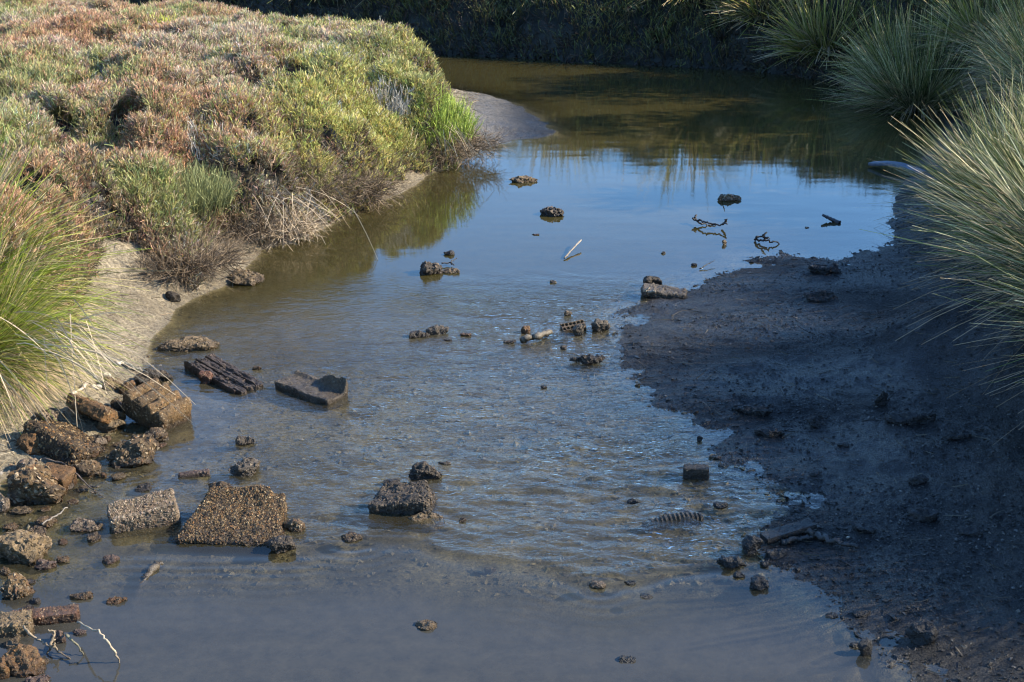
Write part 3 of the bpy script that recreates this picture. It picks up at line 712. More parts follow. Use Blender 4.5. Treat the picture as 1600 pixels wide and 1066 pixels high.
def chips(P, nrm, size, cols, r, flat=0.55):
    n = len(P); a = unit(r.normal(size=(n, 3))); t = unit(np.cross(nrm, a)); b = np.cross(nrm, t)
    nn = unit(nrm+r.normal(size=(n, 3))*0.45)
    sc = np.stack([size*r.uniform(.8, 1.4, n), size*r.uniform(.5, 1, n), size*flat*r.uniform(.6, 1.4, n)], 1)
    V = P[:, None]+OCT[None, :, 0:1]*sc[:, None, 0:1]*t[:, None]+OCT[None, :, 1:2]*sc[:, None, 1:2]*b[:, None]+OCT[None, :, 2:3]*sc[:, None, 2:3]*nn[:, None]
    V = V+r.normal(size=V.shape)*size[:, None, None]*0.16
    F = (OF[None]+(np.arange(n)*6)[:, None, None]).reshape(-1, 3)
    return V.reshape(-1, 3), F, np.repeat(cols, 6, axis=0)
def tri(F): return F if F.shape[1] == 3 else np.concatenate([F[:, [0, 1, 2]], F[:, [0, 2, 3]]])
RP = {  # base colours and crust colours
 'crust': ([(.20, .13, .055), (.10, .07, .035)], [(.20, .15, .085), (.11, .08, .045), (.34, .27, .18), (.07, .05, .03), (.27, .16, .08), (.45, .38, .28)]),
 'mussel': ([(.075, .05, .022)], [(.24, .17, .085), (.13, .09, .04), (.36, .25, .12), (.055, .04, .022), (.34, .18, .06), (.55, .44, .28), (.20, .13, .06)]),
 'pale': ([(.24, .20, .15)], [(.42, .35, .30), (.30, .23, .18), (.52, .46, .38), (.18, .13, .09), (.36, .29, .26)]),
 'brown': ([(.24, .13, .045), (.15, .09, .04)], [(.20, .12, .05), (.10, .07, .035), (.30, .22, .12), (.26, .14, .05)]),
 'dark': ([(.035, .029, .022), (.055, .045, .033)], [(.09, .075, .055), (.04, .034, .027), (.15, .12, .09)]),
 'grey': ([(.15, .13, .105), (.10, .088, .07)], [(.22, .19, .15), (.12, .10, .08), (.32, .28, .22)]),
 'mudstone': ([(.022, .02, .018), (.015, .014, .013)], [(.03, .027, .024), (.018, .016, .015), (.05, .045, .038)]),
 'mud': ([(.19, .145, .08), (.26, .20, .12)], [(.22, .18, .12), (.12, .095, .06), (.28, .22, .15)]),
 'wood': ([(.085, .062, .045), (.055, .042, .032)], [(.12, .09, .07), (.06, .05, .04)]),
 'pink': ([(.17, .12, .10)], [(.30, .21, .18), (.16, .10, .08), (.42, .34, .28)]),
 'rust': ([(.15, .075, .04), (.08, .05, .035)], [(.18, .09, .05), (.08, .05, .03), (.3, .22, .15)]),
 'redstone': ([(.17, .08, .05)], [(.26, .12, .07), (.14, .08, .05), (.36, .25, .18)]),
 'blueboard': ([(.12, .135, .16)], [(.3, .3, .3)]), 'bleached': ([(.55, .47, .36)], [(.5, .44, .34)])}
def finish(name, V, F, pal, crust, r, rough=0.0, chip=0.010, mat=None, flat=0.55, up_only=-9):
    F = tri(F)
    a, b, c = V[F[:, 0]], V[F[:, 1]], V[F[:, 2]]; fn = np.cross(b-a, c-a); ar = np.linalg.norm(fn, axis=1)/2
    vn = np.zeros_like(V)
    for k in range(3): np.add.at(vn, F[:, k], fn)
    vn = unit(vn)
    if rough: V = V+vn*(rough*(1.4*fbm3(V+r.uniform(0, 50, 3), 14, 4, 5)+0.9*fbm3(V, 45, 3, 6)))[:, None]
    bc, cc = RP[pal]; tone = {'crust': .62, 'mussel': .50, 'pale': .62, 'brown': .62, 'grey': .6, 'mud': .72, 'pink': .6, 'redstone': .6, 'dark': .8}.get(pal, 1.0); bc = np.array(bc)*tone; cc = np.array(cc)*tone
    m = sst(-.3, .3, fbm3(V+r.uniform(0, 9, 3), 9, 3, 7))[:, None]
    K = bc[0]*(1-m)+bc[-1]*m
    K = K*(1+0.35*fbm3(V, 30, 3, 8))[:, None]
    if crust > 0:
        n = int(ar.sum()*crust*1.4/(chip*chip*4)); n = min(max(n, 6), 14000)
        p = ar/ar.sum(); k = r.choice(len(F), n, p=p); u = r.random((n, 2)); fl = u.sum(1) > 1; u[fl] = 1-u[fl]
        P = V[F[k, 0]]*(1-u.sum(1))[:, None]+V[F[k, 1]]*u[:, :1]+V[F[k, 2]]*u[:, 1:]
        nn = unit(fn[k]); cv, cf, ck = chips(P, nn, chip*r.uniform(.5, 1.5, n), cc[r.integers(0, len(cc), n)]*r.uniform(.65, 1.35, n)[:, None], r, flat)
        F = np.concatenate([F, cf+len(V)]); V = np.concatenate([V, cv]); K = np.concatenate([K, ck])
    if pal not in ('mudstone', 'blueboard', 'bleached'): K = K*np.array([0.86, 0.75, 0.60])
    me = mesh_np(name, V, F, mat or M_rock, np.clip(K, 0.005, 1), False)
    return me
def lumpV(sx, sy, sz, r, cuts=9, n=2.4, sub=4, lo=.55):
    V, F = ICO[sub]; q = (np.abs(V)**n).sum(1)**(-1/n); V = V*q[:, None]
    for k in range(cuts):
        d = r.normal(size=3); d[2] = d[2]*0.7+0.1; d /= np.linalg.norm(d); o = r.uniform(lo, .92); e = V@d-o
        V = V-np.maximum(e, 0)[:, None]*d[None]*0.93
    V = V*(1+0.16*fbm3(V+r.uniform(0, 99, 3), 1.3, 3, 3))[:, None]
    return V*np.array([sx, sy, sz])/2, F
def rot(V, rx=0, ry=0, rz=0):
    return V@np.array(Euler((R(rx), R(ry), R(rz))).to_matrix()).T
def view_size(px, py, w, h, dr):
    g = ground_hit(px, py); s = np.linalg.norm(g-np.array([0, 0, CAM_H])); al = math.asin((CAM_H-g[2])/s)
    sx = w/FPX*s; sy = dr*sx; sz = max(0.86*(h/FPX*s-0.75*sy*math.sin(al))/math.cos(al), 0.16*min(sx, 0.4))
    return g, sx, sy, sz
seedc = [900]
def stone(px, py, w, h, label, pal='crust', crust=0.6, dr=0.75, yaw=0, tilt=0, roll=0, name='rock', cat='rock', cuts=9, n=2.4, chip=None, group=None, lo=.55, sink=0.3, rough=None, dz=0.0):
    seedc[0] += 1; r = np.random.default_rng(seedc[0])
    g, sx, sy, sz = view_size(px, py, w, h, dr)
    full = sz*(1+sink)
    V, F = lumpV(sx*0.98, sy*0.98, full*1.05, r, cuts, n, 4 if w > 24 else 3, lo)
    V = rot(V, tilt, roll, 0); V[:, 2] -= V[:, 2].max()-sz
    ch = chip or np.clip(sx*0.035, 0.0055, 0.011)
    me = finish(name, V, F, pal, crust, r, (rough if rough is not None else np.clip(sx*.10, .006, .028)), ch)
    o = obj(name, me); o.location = (g[0], g[1]+sy*0.45, max(g[2], 0)+dz); o.rotation_euler = (0, 0, R(yaw))
    return tag(o, label, cat, group)
def box_thing(px, py, size, label, yaw=0, rx=0, ry=0, pal='grey', crust=0.3, name='concrete_block', cat='concrete block', fn=None, z=None, rough=.008, chip=.009, cells=(24, 16, 8), bev=.12, mat=None, flat=.55, group=None, back=0.45):
    seedc[0] += 1; r = np.random.default_rng(seedc[0])
    V, F = boxgrid(*cells)
    # rounded, slightly skewed edges
    s = np.array(size); m = s.min()*bev; core = s/2-m
    W = V*s; c = np.clip(W, -core, core); d = W-c; l = np.linalg.norm(d, axis=1, keepdims=True)
    V = c+np.where(l > 0, d/np.maximum(l, 1e-9), 0)*np.minimum(l, m)
    if fn: V = fn(V, s)
    V = rot(V, rx, ry, 0)
    g = ground_hit(px, py)
    me = finish(name, V, F, pal, crust, r, rough, chip, mat, flat)
    o = obj(name, me); o.location = (g[0], g[1]+s[1]*back, max(g[2], 0)+(size[2]*0.2 if z is None else z)); o.rotation_euler = (0, 0, R(yaw))
    return tag(o, label, cat, group)
def tube(P, rad, c, r, sides=6):
    P = np.array(P, float); n = len(P); T = np.gradient(P, axis=0); T = unit(T)
    a = unit(np.cross(T, np.array([[0.13, 0.2, 1.0]]))); b = np.cross(T, a)
    th = np.arange(sides)/sides*2*np.pi
    V = P[:, None]+(np.cos(th)[None, :, None]*a[:, None]+np.sin(th)[None, :, None]*b[:, None])*rad[:, None, None]*(1+0.2*r.normal(size=(n, sides, 1)))
    i = np.arange(n-1)[:, None]*sides; k = np.arange(sides)[None]; k2 = (k+1) % sides
    F = np.stack([i+k, i+k2, i+sides+k2, i+sides+k], -1).reshape(-1, 4)
    K = np.array(c)[None]*r.uniform(.75, 1.2, (n*sides, 1))
    V = V.reshape(-1, 3); e0 = len(V)
    V = np.concatenate([V, P[:1], P[-1:]]); K = np.concatenate([K, K[:1], K[-1:]])
    cap = np.concatenate([np.stack([np.full(sides, e0), (np.arange(sides)+1) % sides, np.arange(sides)], 1), np.stack([np.full(sides, e0+1), (n-1)*sides+np.arange(sides), (n-1)*sides+(np.arange(sides)+1) % sides], 1)])
    return V, np.concatenate([tri(F), cap]), K
def resample(P, n, r, wob):
    P = np.array(P, float); t = np.linspace(0, len(P)-1, n); Q = np.stack([np.interp(t, np.arange(len(P)), P[:, k]) for k in range(3)], 1)
    return Q+r.normal(size=Q.shape)*wob
def stick(paths, label, rad=.008, col=(.30, .22, .15), name='stick', cat='stick', wob=.004, group=None, taper=.5):
    seedc[0] += 1; r = np.random.default_rng(seedc[0]); parts = []
    org = None
    for path in paths:
        W = []
        for (px, py, z) in path:
            q = ground_hit(px, py) if z is None else up(px, py, z)
            if z is None: q[2] += rad
            W.append(q)
        W = resample(W, 4*len(W)+3, r, wob)
        if org is None: org = W[0].copy()
        k = len(W); rd = rad*(1-(1-taper)*np.linspace(0, 1, k))*r.uniform(.85, 1.15, k)
        parts.append(tube(W-org, rd, col, r)); 
    V, F, K = join(parts)
    o = obj(name, mesh_np(name, V, F, M_wood, K*(0.72 if max(col) > .3 else 1), True)); o.location = org
    return tag(o, label, cat, group)

for i, a in enumerate(BUSHES): shade_bush(*a, 700+i)
# --- left rubble heap
stone(380, 446, 64, 27, 'brown mud lump with a dark hollow side at the left waterline', 'mud', .8, 1.0, name='mud_lump', cat='mud lump')
stone(268, 475, 24, 20, 'dark split shell lump lying on the sunlit left mud', 'dark', .5, name='dark_lump', cat='lump', cuts=5)
stick([[(284, 440, None), (290, 436, None), (300, 438, None), (306, 443, None), (300, 447, None), (289, 444, None), (284, 440, None)]], 'curled black weed ring on the sunlit left mud', .007, (.03, .028, .025), 'weed_ring', 'weed', .006)
stick([[(408, 388, 0.0), (407, 366, .18), (404, 345, .38)]], 'thin upright dark stick standing in the left mud bank', .008, (.07, .055, .04), wob=.002)
stone(290, 549, 92, 16, 'low gravelly hump just above the water by the left mud', 'mud', 1.0, .5, name='gravel_hump', cat='mound', cuts=3, rough=.02, sink=.8)
def fn_timber(V, s):
    v = V.copy(); top = V[:, 2] > 0; u = V[:, 1]/s[1]+.5
    v[:, 2] -= np.where(top, 0.45*s[2]*np.clip(1-np.abs(((u*3) % 1)-0.0)/.16, 0, 1)*(u > .12)*(u < .9), 0)
    v[:, 2] -= np.where(top, 0.3*s[2]*np.abs(fbm3(V*np.array([1, 6, 1]), 6, 3, 3)), 0)
    v[:, 0] += np.where(np.abs(V[:, 0]) > s[0]*.42, 0.06*fbm3(V*np.array([0, 5, 1]), 7, 2, 9), 0); return v
box_thing(350, 592, (.72, .26, .12), 'dark grooved timber plank half sunk near the left bank', -47, 0, 3, 'wood', .25, 'timber_plank', 'timber', fn_timber, -.01, .006, .008, (60, 36, 6), .1, back=.1)
stone(318, 601, 26, 25, 'small pointed reddish stone against the dark timber', 'redstone', .9, .8, cuts=6, lo=.35)
stone(400, 579, 19, 9, 'small barnacled stone off the far end of the timber', 'crust', .9, .6)
stone(353, 599, 14, 10, 'small yellowish stone touching the side of the timber', 'crust', .6, .6)
def fn_edge(V, s):
    v = V.copy(); top = V[:, 2] > 0; u = V[:, 1]/s[1]; x = V[:, 0]/s[0]
    ridge = np.exp(-((u-.42)/.10)**2)*(0.25+1.4*sst(-.1, .25, x)*(1+0.5*fbm3(V, 9, 2, 3)))
    v[:, 2] += np.where(top, s[2]*ridge*0.75, 0); v[:, 1] += np.where(np.abs(u) > .4, .025*fbm3(V, 8, 3, 4), 0); return v
box_thing(487, 612, (.56, .24, .09), 'flat grey slab with a raised broken edge lying in the stream', -40, 0, 2, 'grey', .35, 'concrete_slab', 'concrete slab', fn_edge, .0, .006, .006, (48, 30, 6), .15, back=.0)
stone(232, 603, 66, 34, 'dark hollow-faced rock with a white bleached top corner', 'dark', .9, .7, cuts=12, lo=.4)
stone(249, 590, 26, 14, 'pale limy cap resting on the dark hollow-faced rock', 'pale', .5, .5, name='bleached_stone', cat='stone')
stone(196, 617, 28, 25, 'round brown rock wedged beside the dark hollow-faced rock', 'brown', .8)
stick([[(182, 572, None), (195, 573, None), (208, 579, None), (220, 582, None)]], 'white bleached driftwood stick on the mud above the rubble', .016, (.62, .54, .42), 'driftwood', 'driftwood', .004, taper=.8)
stick([[(104, 626, None), (118, 617, None), (131, 611, None)], [(131, 611, None), (137, 602, None)]], 'pale forked driftwood piece above the brown slab', .016, (.60, .50, .38), 'driftwood', 'driftwood', .004)
stone(149, 612, 17, 9, 'white shell fragment beside the forked driftwood', 'bleached', .2, .5, name='shell_fragment', cat='shell', cuts=4)
stone(166, 592, 14, 12, 'white shell standing on edge above the heap', 'bleached', .2, .4, name='shell_fragment', cat='shell', cuts=4)
stone(170, 612, 40, 24, 'muddy rubble lump under the white shell', 'mud', .9)
box_thing(146, 668, (.33, .30, .10), 'orange-brown slab leaning in the middle of the left heap', -22, -32, 14, 'brown', .5, 'stone_slab', 'stone slab', None, .09, .012, .008, (24, 24, 6), .2, back=.3)
stone(183, 640, 24, 20, 'round brown stone between the orange slab and the ridged block', 'brown', .7, cuts=6)
stone(172, 676, 40, 30, 'yellowish brown broken stone at the foot of the orange slab', 'mud', .8, lo=.4)
def fn_rib(V, s):
    v = V.copy(); top = sst(-.1, .4, V[:, 2]/s[2]); u = V[:, 0]/s[0]+.5
    v[:, 2] += top*s[2]*(0.34*np.abs(np.sin(np.pi*4*np.clip(u, 0, 1)))**.7-.16); return v
box_thing(242, 665, (.41, .29, .18), 'block with four rounded ridges at the edge of the left heap', -33, 6, 16, 'crust', .5, 'ridged_block', 'concrete block', fn_rib, .09, .008, .0065, (60, 24, 12), .12, back=.35)
stone(287, 656, 15, 12, 'small dark stone at the low corner of the ridged block', 'dark', .7)
stone(235, 693, 44, 26, 'rounded barnacled stone below the ridged block', 'crust', 1.0, .8, cuts=5)
stone(201, 733, 84, 60, 'tall barnacled boulder at the edge of the left heap', 'crust', 1.0, .8, cuts=10, lo=.45)
stone(160, 668, 20, 14, 'wet black stone in the gap below the orange slab', 'dark', .6)
stone(156, 700, 20, 18, 'pale pebbly stone left of the tall barnacled boulder', 'pale', .8)
box_thing(92, 722, (.50, .42, .16), 'wide mussel-covered slab sloping down to the water at left', -32, -24, 12, 'mussel', 1.1, 'mussel_slab', 'stone slab', None, .02, .016, .0095, (30, 26, 8), .25, flat=.7, back=.55)
stone(52, 712, 60, 40, 'smooth orange clay lump beside the wide mussel slab', 'brown', .15, .8, cuts=5, name='clay_lump', cat='clay lump')
stone(78, 664, 46, 26, 'heap of white and grey shells above the wide mussel slab', 'pale', 1.2, .7, name='shell_heap', cat='shells')
stone(130, 745, 48, 28, 'low dark barnacled rock left of the tall boulder', 'crust', .9)
box_thing(84, 766, (.21, .16, .13), 'flat-topped dark brick under the wide mussel slab', -14, 8, 4, 'brown', .2, 'brick', 'brick', None, .05, .004, .006, (16, 12, 8), .12, back=.4)
stone(48, 792, 90, 76, 'big oyster-crusted rock at the left edge of the heap', 'crust', 1.1, .75, cuts=10, chip=.015, lo=.42)
stone(38, 742, 40, 26, 'white oyster shells on top of the big crusted rock', 'pale', 1.1, .6, name='oyster_shells', cat='shells', chip=.018)
stone(2, 800, 24, 36, 'pale rounded rock cut by the left edge beside the oyster rock', 'pale', .8)
stone(108, 765, 14, 10, 'little white stone at the corner of the dark brick', 'pale', .6)
stick([[(66, 716, .10), (100, 724, .10), (128, 748, .06), (148, 768, .03), (164, 778, .0)], [(142, 760, .03), (152, 762, .05)], [(150, 769, .02), (141, 770, .03)]], 'thin forked branch reaching from the brick into the water', .007, (.12, .09, .065), 'branch', 'branch', .004)
stone(222, 769, 32, 14, 'dark wet stone with water curling round it', 'dark', .7)
box_thing(303, 745, (.20, .05, .04), 'narrow flat sliver of stone lying in the stream', 6, 0, -6, 'pink', .4, 'stone_sliver', 'stone', None, .012, .003, .005, (16, 6, 4), .2, back=.2)
stone(379, 745, 72, 30, 'angular dark rock with a pale pointed right end', 'grey', .8, .55, cuts=10, lo=.38)
stone(382, 696, 33, 17, 'small rough dark stone alone in the blue water left of centre', 'grey', 1.0, .7)
stone(337, 768, 40, 17, 'small brown stone just behind the great mussel slab', 'crust', .9, .7)
# the great mussel covered slab
def fn_slab(V, s):
    v = V.copy(); x = V[:, 0]/s[0]; y = V[:, 1]/s[1]
    v[:, 0] = V[:, 0]*(1-0.22*(y+.5)) ; v[:, 0] += 0.03*fbm3(V*np.array([1, 1, 0]), 5, 3, 3)
    v[:, 1] += 0.045*fbm3(V*np.array([1, 1, 0]), 4.5, 3, 5)
    v[:, 2] += sst(0, .3, V[:, 2]/s[2])*(0.035*np.exp(-((y-.45)/.16)**2)*sst(-.1, .1, x)*sst(.42, .3, x)); return v
box_thing(362, 852, (.62, .50, .15), 'great flat slab covered in brown mussels at lower left', -4, 13, 3, 'mussel', 2.0, 'mussel_slab', 'stone slab', fn_slab, .012, .012, .0062, (44, 36, 10), .2, flat=.9, back=.5)
stone(459, 832, 34, 24, 'barnacled knob off the right end of the great mussel slab', 'crust', 1.1, .7)
stone(437, 866, 46, 32, 'dark pointed stone mirrored in the pool below the great slab', 'dark', .9, .7, cuts=8, lo=.35)
stone(385, 790, 46, 20, 'lumpy brown stone on the back edge of the great mussel slab', 'crust', 1.0, .6)
def fn_conc(V, s):
    v = V.copy(); x = V[:, 0]/s[0]; top = V[:, 2] > 0
    v[:, 2] -= np.where(top, s[2]*.5*np.clip(1-(V[:, 1]/s[1]/.38)**2, 0, 1), 0); v[:, 2] += .03*np.cos(x*6)*0; return v
box_thing(222, 826, (.40, .19, .17), 'pale encrusted block with a hollow top left of the great slab', 19, 8, -7, 'pale', 1.3, 'hollow_block', 'concrete block', fn_conc, .06, .008, .006, (36, 20, 14), .12, back=.35)
stone(128, 832, 52, 20, 'lacy grey crust of barnacles in the shallows', 'pale', 1.2, .6, name='barnacle_crust', cat='barnacles', cuts=4)
stone(68, 826, 40, 18, 'small brown gravelly stone in the left shallows', 'crust', 1.0)
stone(30, 806, 34, 12, 'low yellow stone under the big oyster rock', 'mud', .9)
stone(30, 884, 82, 58, 'large yellowish rock at the left edge of the pool', 'mud', 1.0, .8, chip=.012)
stone(52, 842, 42, 22, 'rough lump on the back of the large yellowish rock', 'crust', 1.0)
stone(70, 890, 36, 17, 'small pinkish stone off the tip of the yellowish rock', 'pink', 1.0, .6)
stone(20, 937, 56, 40, 'knobbly brown rock at the left edge above the brown plank', 'crust', 1.2, .8, chip=.013)
stone(171, 881, 24, 14, 'small pale stone alone in the left shallows', 'pink', 1.0, .7)
stone(124, 938, 36, 12, 'small flat dark stone in the shallows right of the brown plank', 'crust', .9, .6)
stone(180, 945, 32, 11, 'small orange stone beside the drowned log', 'brown', .9, .6)
stone(54, 944, 24, 11, 'little black triangular stone above the brown plank', 'dark', .3, .6, lo=.3)
box_thing(70, 974, (.34, .09, .08), 'wet reddish brown brick plank at the lower left', 9, 4, -2, 'rust', .5, 'brick', 'brick', None, .015, .006, .005, (34, 10, 8), .05, mat=None, back=.3)
box_thing(10, 992, (.24, .15, .10), 'pale topped slab at the left end of the brown plank', 10, 0, -4, 'mud', .7, 'stone_slab', 'stone slab', None, .02, .014, .008, (24, 16, 10), .08, back=.3)
stone(90, 1006, 22, 22, 'pinkish upright stone among the twigs', 'pink', .9, .6, lo=.4)
stone(125, 992, 20, 9, 'tiny pale stone by the arched twig', 'pink', .8, .6)
stone(30, 1056, 66, 50, 'orange cube-like rock at the bottom left', 'brown', .7, .8, n=4, cuts=7)
stone(52, 1082, 52, 26, 'purplish crusted stone at the very bottom left', 'pink', 1.0, .8)
stone(4, 1062, 20, 30, 'brown stone cut by the bottom left corner', 'brown', .8)
stick([[(36, 978, .10), (45, 990, .08), (62, 1000, .05), (78, 1010, .05), (95, 1020, .02), (130, 1042, -.03), (185, 1066, -.08)], [(78, 1008, .05), (86, 990, .09), (73, 983, .12)], [(80, 1010, .05), (74, 1022, .0)], [(85, 1012, .04), (84, 998, .1)]], 'forked twig cluster sprawling over the lower left shallows', .007, (.24, .18, .11), 'twigs', 'twigs', .004)
stick([[(122, 973, .08), (140, 983, .14), (155, 987, .15), (170, 1005, .12), (180, 1020, .06), (187, 1036, .0), (185, 1050, -.05)]], 'pale arched twig dipping into the pool at the lower left', .006, (.48, .38, .25), 'twig', 'twig', .004, taper=.8)
stick([[(103, 992, .09), (118, 1005, .06), (130, 1022, .01), (132, 1034, -.04)]], 'greenish bent twig under the arched twig', .006, (.16, .14, .08), 'twig', 'twig', .003)
stick([[(252, 882, -.012), (238, 892, .0), (224, 908, -.012), (214, 930, -.03), (206, 965, -.06), (204, 1005, -.10)]], 'long log lying just under the surface of the pool', .022, (.15, .12, .08), 'sunken_log', 'log', .006, taper=.7)
stick([[(66, 820, .03), (88, 805, .04), (105, 793, .05)]], 'short grey stick between the oyster rock and the barnacle crust', .007, (.36, .31, .25), wob=.003)
SMALL = [(60, 690, 'brown', 'small rusty brown stone just left of the wide mussel-covered slab'),
         (100, 690, 'brown', 'small rusty brown stone just right of the wide mussel-covered slab'),
         (118, 705, 'dark', 'small wet black stone behind the low dark barnacled rock'),
         (20, 760, 'mud', 'small muddy tan stone just left of the big oyster-crusted rock'),
         (70, 800, 'crust', 'small gritty brown stone in front of the big oyster-crusted rock'),
         (110, 790, 'crust', 'small gritty brown stone behind the lacy barnacle crust'),
         (128, 772, 'mud', 'small muddy tan stone in front of the low dark barnacled rock'),
         (150, 690, 'dark', 'small wet black stone in front of the orange-brown leaning slab'),
         (168, 690, 'brown', 'small rusty brown stone just left of the tall barnacled boulder'),
         (178, 665, 'brown', 'small rusty brown stone just right of the orange-brown leaning slab'),
         (210, 690, 'mud', 'small muddy tan stone behind the tall barnacled boulder'),
         (215, 640, 'mud', 'small muddy tan stone just left of the ridged block'),
         (186, 700, 'mud', 'small muddy tan stone just left of the rounded barnacled stone'),
         (140, 715, 'brown', 'small rusty brown stone just right of the flat-topped dark brick'),
         (245, 700, 'brown', 'small rusty brown stone in front of the rounded barnacled stone'),
         (160, 745, 'brown', 'small rusty brown stone just right of the low dark barnacled rock'),
         (180, 750, 'mud', 'small muddy tan stone just left of the dark wet stone with curling water'),
         (14, 830, 'crust', 'small gritty brown stone behind the large yellowish rock'),
         (60, 862, 'crust', 'small gritty brown stone just right of the large yellowish rock'),
         (92, 850, 'brown', 'small rusty brown stone just left of the lacy barnacle crust'),
         (8, 900, 'crust', 'small gritty brown stone behind the knobbly brown rock'),
         (48, 915, 'dark', 'small wet black stone just right of the knobbly brown rock'),
         (40, 960, 'crust', 'small gritty brown stone just left of the wet reddish brown plank'),
         (8, 985, 'dark', 'small wet black stone behind the orange cube-like rock'),
         (70, 1040, 'mud', 'small muddy tan stone in front of the forked twig cluster'),
         (16, 1012, 'mud', 'small muddy tan stone just left of the forked twig cluster'),
         (225, 622, 'mud', 'small muddy tan stone behind the ridged block'),
         (260, 605, 'mud', 'small muddy tan stone behind the rounded barnacled stone'),
         (140, 640, 'mud', 'small muddy tan stone on top of the orange-brown leaning slab'),
         (118, 640, 'brown', 'small rusty brown stone in front of the forked driftwood'),
         (255, 640, 'dark', 'small wet black stone just right of the ridged block'),
         (95, 880, 'crust', 'small gritty brown stone in front of the lacy barnacle crust'),
         (140, 850, 'crust', 'small gritty brown stone just left of the hollow encrusted block'),
         (190, 640, 'brown', 'small rusty brown stone just right of the forked driftwood')]
sv_ = seedc[0]; seedc[0] = 2000; rs_ = np.random.default_rng(77)
for qx, qy, qp, ql in SMALL:
    stone(qx+rs_.uniform(-3, 3), qy+rs_.uniform(-2, 2), rs_.uniform(12, 28), rs_.uniform(7, 15), ql, qp, .8, .8, group='small stones packed into the left rubble', cuts=7, lo=.45, yaw=rs_.uniform(0, 360))
seedc[0] = sv_
# --- middle of the stream
def fn_mid(V, s):
    v = V.copy(); x = V[:, 0]/s[0]; y = V[:, 1]/s[1]; v[:, 0] *= 1-.3*(y+.5)*sst(-.3, .5, V[:, 2]/s[2]); v[:, 1] += .03*fbm3(V*np.array([1, 0, 1]), 7, 3, 3)
    v[:, 2] += .02*x*sst(0, .4, V[:, 2]/s[2])-.02*fbm3(V, 6, 3, 4); return v
box_thing(627, 804, (.39, .27, .17), 'broad flat-topped dark rock in the middle of the riffle', -5, 4, -2, 'dark', 1.0, 'rock', 'rock', fn_mid, .02, .014, .009, (40, 28, 18), .12, back=.45)
stone(611, 758, 27, 10, 'small black stone behind the broad flat-topped rock', 'dark', .6, .6)
stone(667, 752, 58, 30, 'wedge-shaped dark rock rising to the right in the riffle', 'dark', 1.0, .5, cuts=7, lo=.35, roll=-14)
stone(694, 727, 20, 5, 'thin pale tip of stone beyond the wedge-shaped rock', 'grey', .8, .5)
stone(549, 848, 34, 16, 'crusty patch of shells where the riffle meets the pool', 'crust', 1.2, .7, name='shell_patch', cat='shells', cuts=3)
stone(723, 816, 12, 8, 'tiny stone tip standing out of the smooth tongue of water', 'crust', .8)
stone(666, 816, 60, 5, 'smooth stone barely awash below the broad flat-topped rock', 'mud', .6, .4, cuts=2, sink=2, rough=.006)
stone(665, 984, 36, 12, 'mud-covered stone breaking the pool surface below the riffle', 'mud', .4, .7, cuts=4)
stone(935, 919, 26, 13, 'white barnacled stone at the lip of the riffle', 'pale', 1.1, .6)
stone(984, 915, 20, 9, 'little dark peaked stone right of the white barnacled one', 'mudstone', .5, .6)
stone(1011, 936, 20, 6, 'smooth mud-covered pebble just awash in the pool', 'mudstone', .1, .8, cuts=2)
stone(980, 1036, 26, 13, 'muddy peaked stone near the bottom of the pool', 'mudstone', .5, .8, cuts=5)
stone(850, 607, 10, 5, 'tiny dark stone tip in the upper ripples', 'dark', .5)
stone(991, 790, 22, 12, 'dark pointed stone tip left of the ribbed pipe', 'mudstone', .6, .6, lo=.35)
stone(650, 529, 36, 14, 'dark broken brick end in the upper stream', 'dark', .7, .6, cuts=7, name='brick', cat='brick')
stone(686, 523, 36, 17, 'pale brick lump beside the dark broken brick', 'grey', .9, .6, cuts=6, n=3.5, name='brick', cat='brick')
stone(664, 527, 18, 8, 'small pale chip wedged between the two brick lumps', 'grey', .8, .5)
stone(726, 526, 20, 6, 'low flat brown stone right of the brick lumps', 'brown', .4, .5)
stone(700, 533, 12, 4, 'tiny wet stone below the pale brick lump', 'dark', .6, .5)
stone(797, 537, 24, 5, 'row of dark shell bits awash in the upper stream', 'dark', .9, .4)
stone(822, 521, 15, 14, 'round brown stone standing behind the crusted log', 'brown', .5, .8, cuts=3, n=2.2)
stick([[(815, 532, .02), (838, 526, .035), (862, 519, .045)]], 'short crusted log tilted out of the upper stream', .028, (.12, .10, .07), 'crusted_log', 'log', .006, taper=.85)
def fn_vent(V, s):
    v = V.copy(); x = ((V[:, 0]/s[0]+.5)*6) % 1; y = ((V[:, 1]/s[1]+.5)*2) % 1
    hole = (np.abs(x-.5) < .28)*(np.abs(y-.5) < .3)*(V[:, 2] > 0); v[:, 2] -= hole*s[2]*.7; return v
box_thing(896, 516, (.20, .11, .05), 'perforated vent brick with two rows of square holes', 12, 14, -8, 'mud', .5, 'vent_brick', 'brick', fn_vent, .012, .004, .005, (42, 14, 4), .08, back=.3)
stone(906, 526, 24, 23, 'pointed tan stone leaning on the vent brick', 'grey', .7, .7, lo=.35)
stone(938, 517, 28, 22, 'angular grey stone standing right of the vent brick', 'grey', .4, .7, cuts=7, lo=.45)
stone(888, 493, 13, 9, 'small pale leaning stone behind the vent brick', 'pale', .5, .6)
stone(918, 567, 58, 8, 'string of dark shells below the vent brick', 'dark', 1.2, .25, name='shell_row', cat='shells')
stone(881, 546, 10, 8, 'tiny pointed stone left of the shell string', 'grey', .4)
stone(672, 431, 38, 24, 'crusty heap of shells with weed in the upper stream', 'dark', 1.3, .8, name='shell_heap', cat='shells', chip=.02)
stone(705, 427, 26, 8, 'flat tan brick piece right of the upper shell heap', 'mud', .4, .5, n=4, cuts=2, name='brick', cat='brick')
stone(700, 400, 22, 9, 'dark weed-covered stone behind the upper shell heap', 'dark', .8, .6)
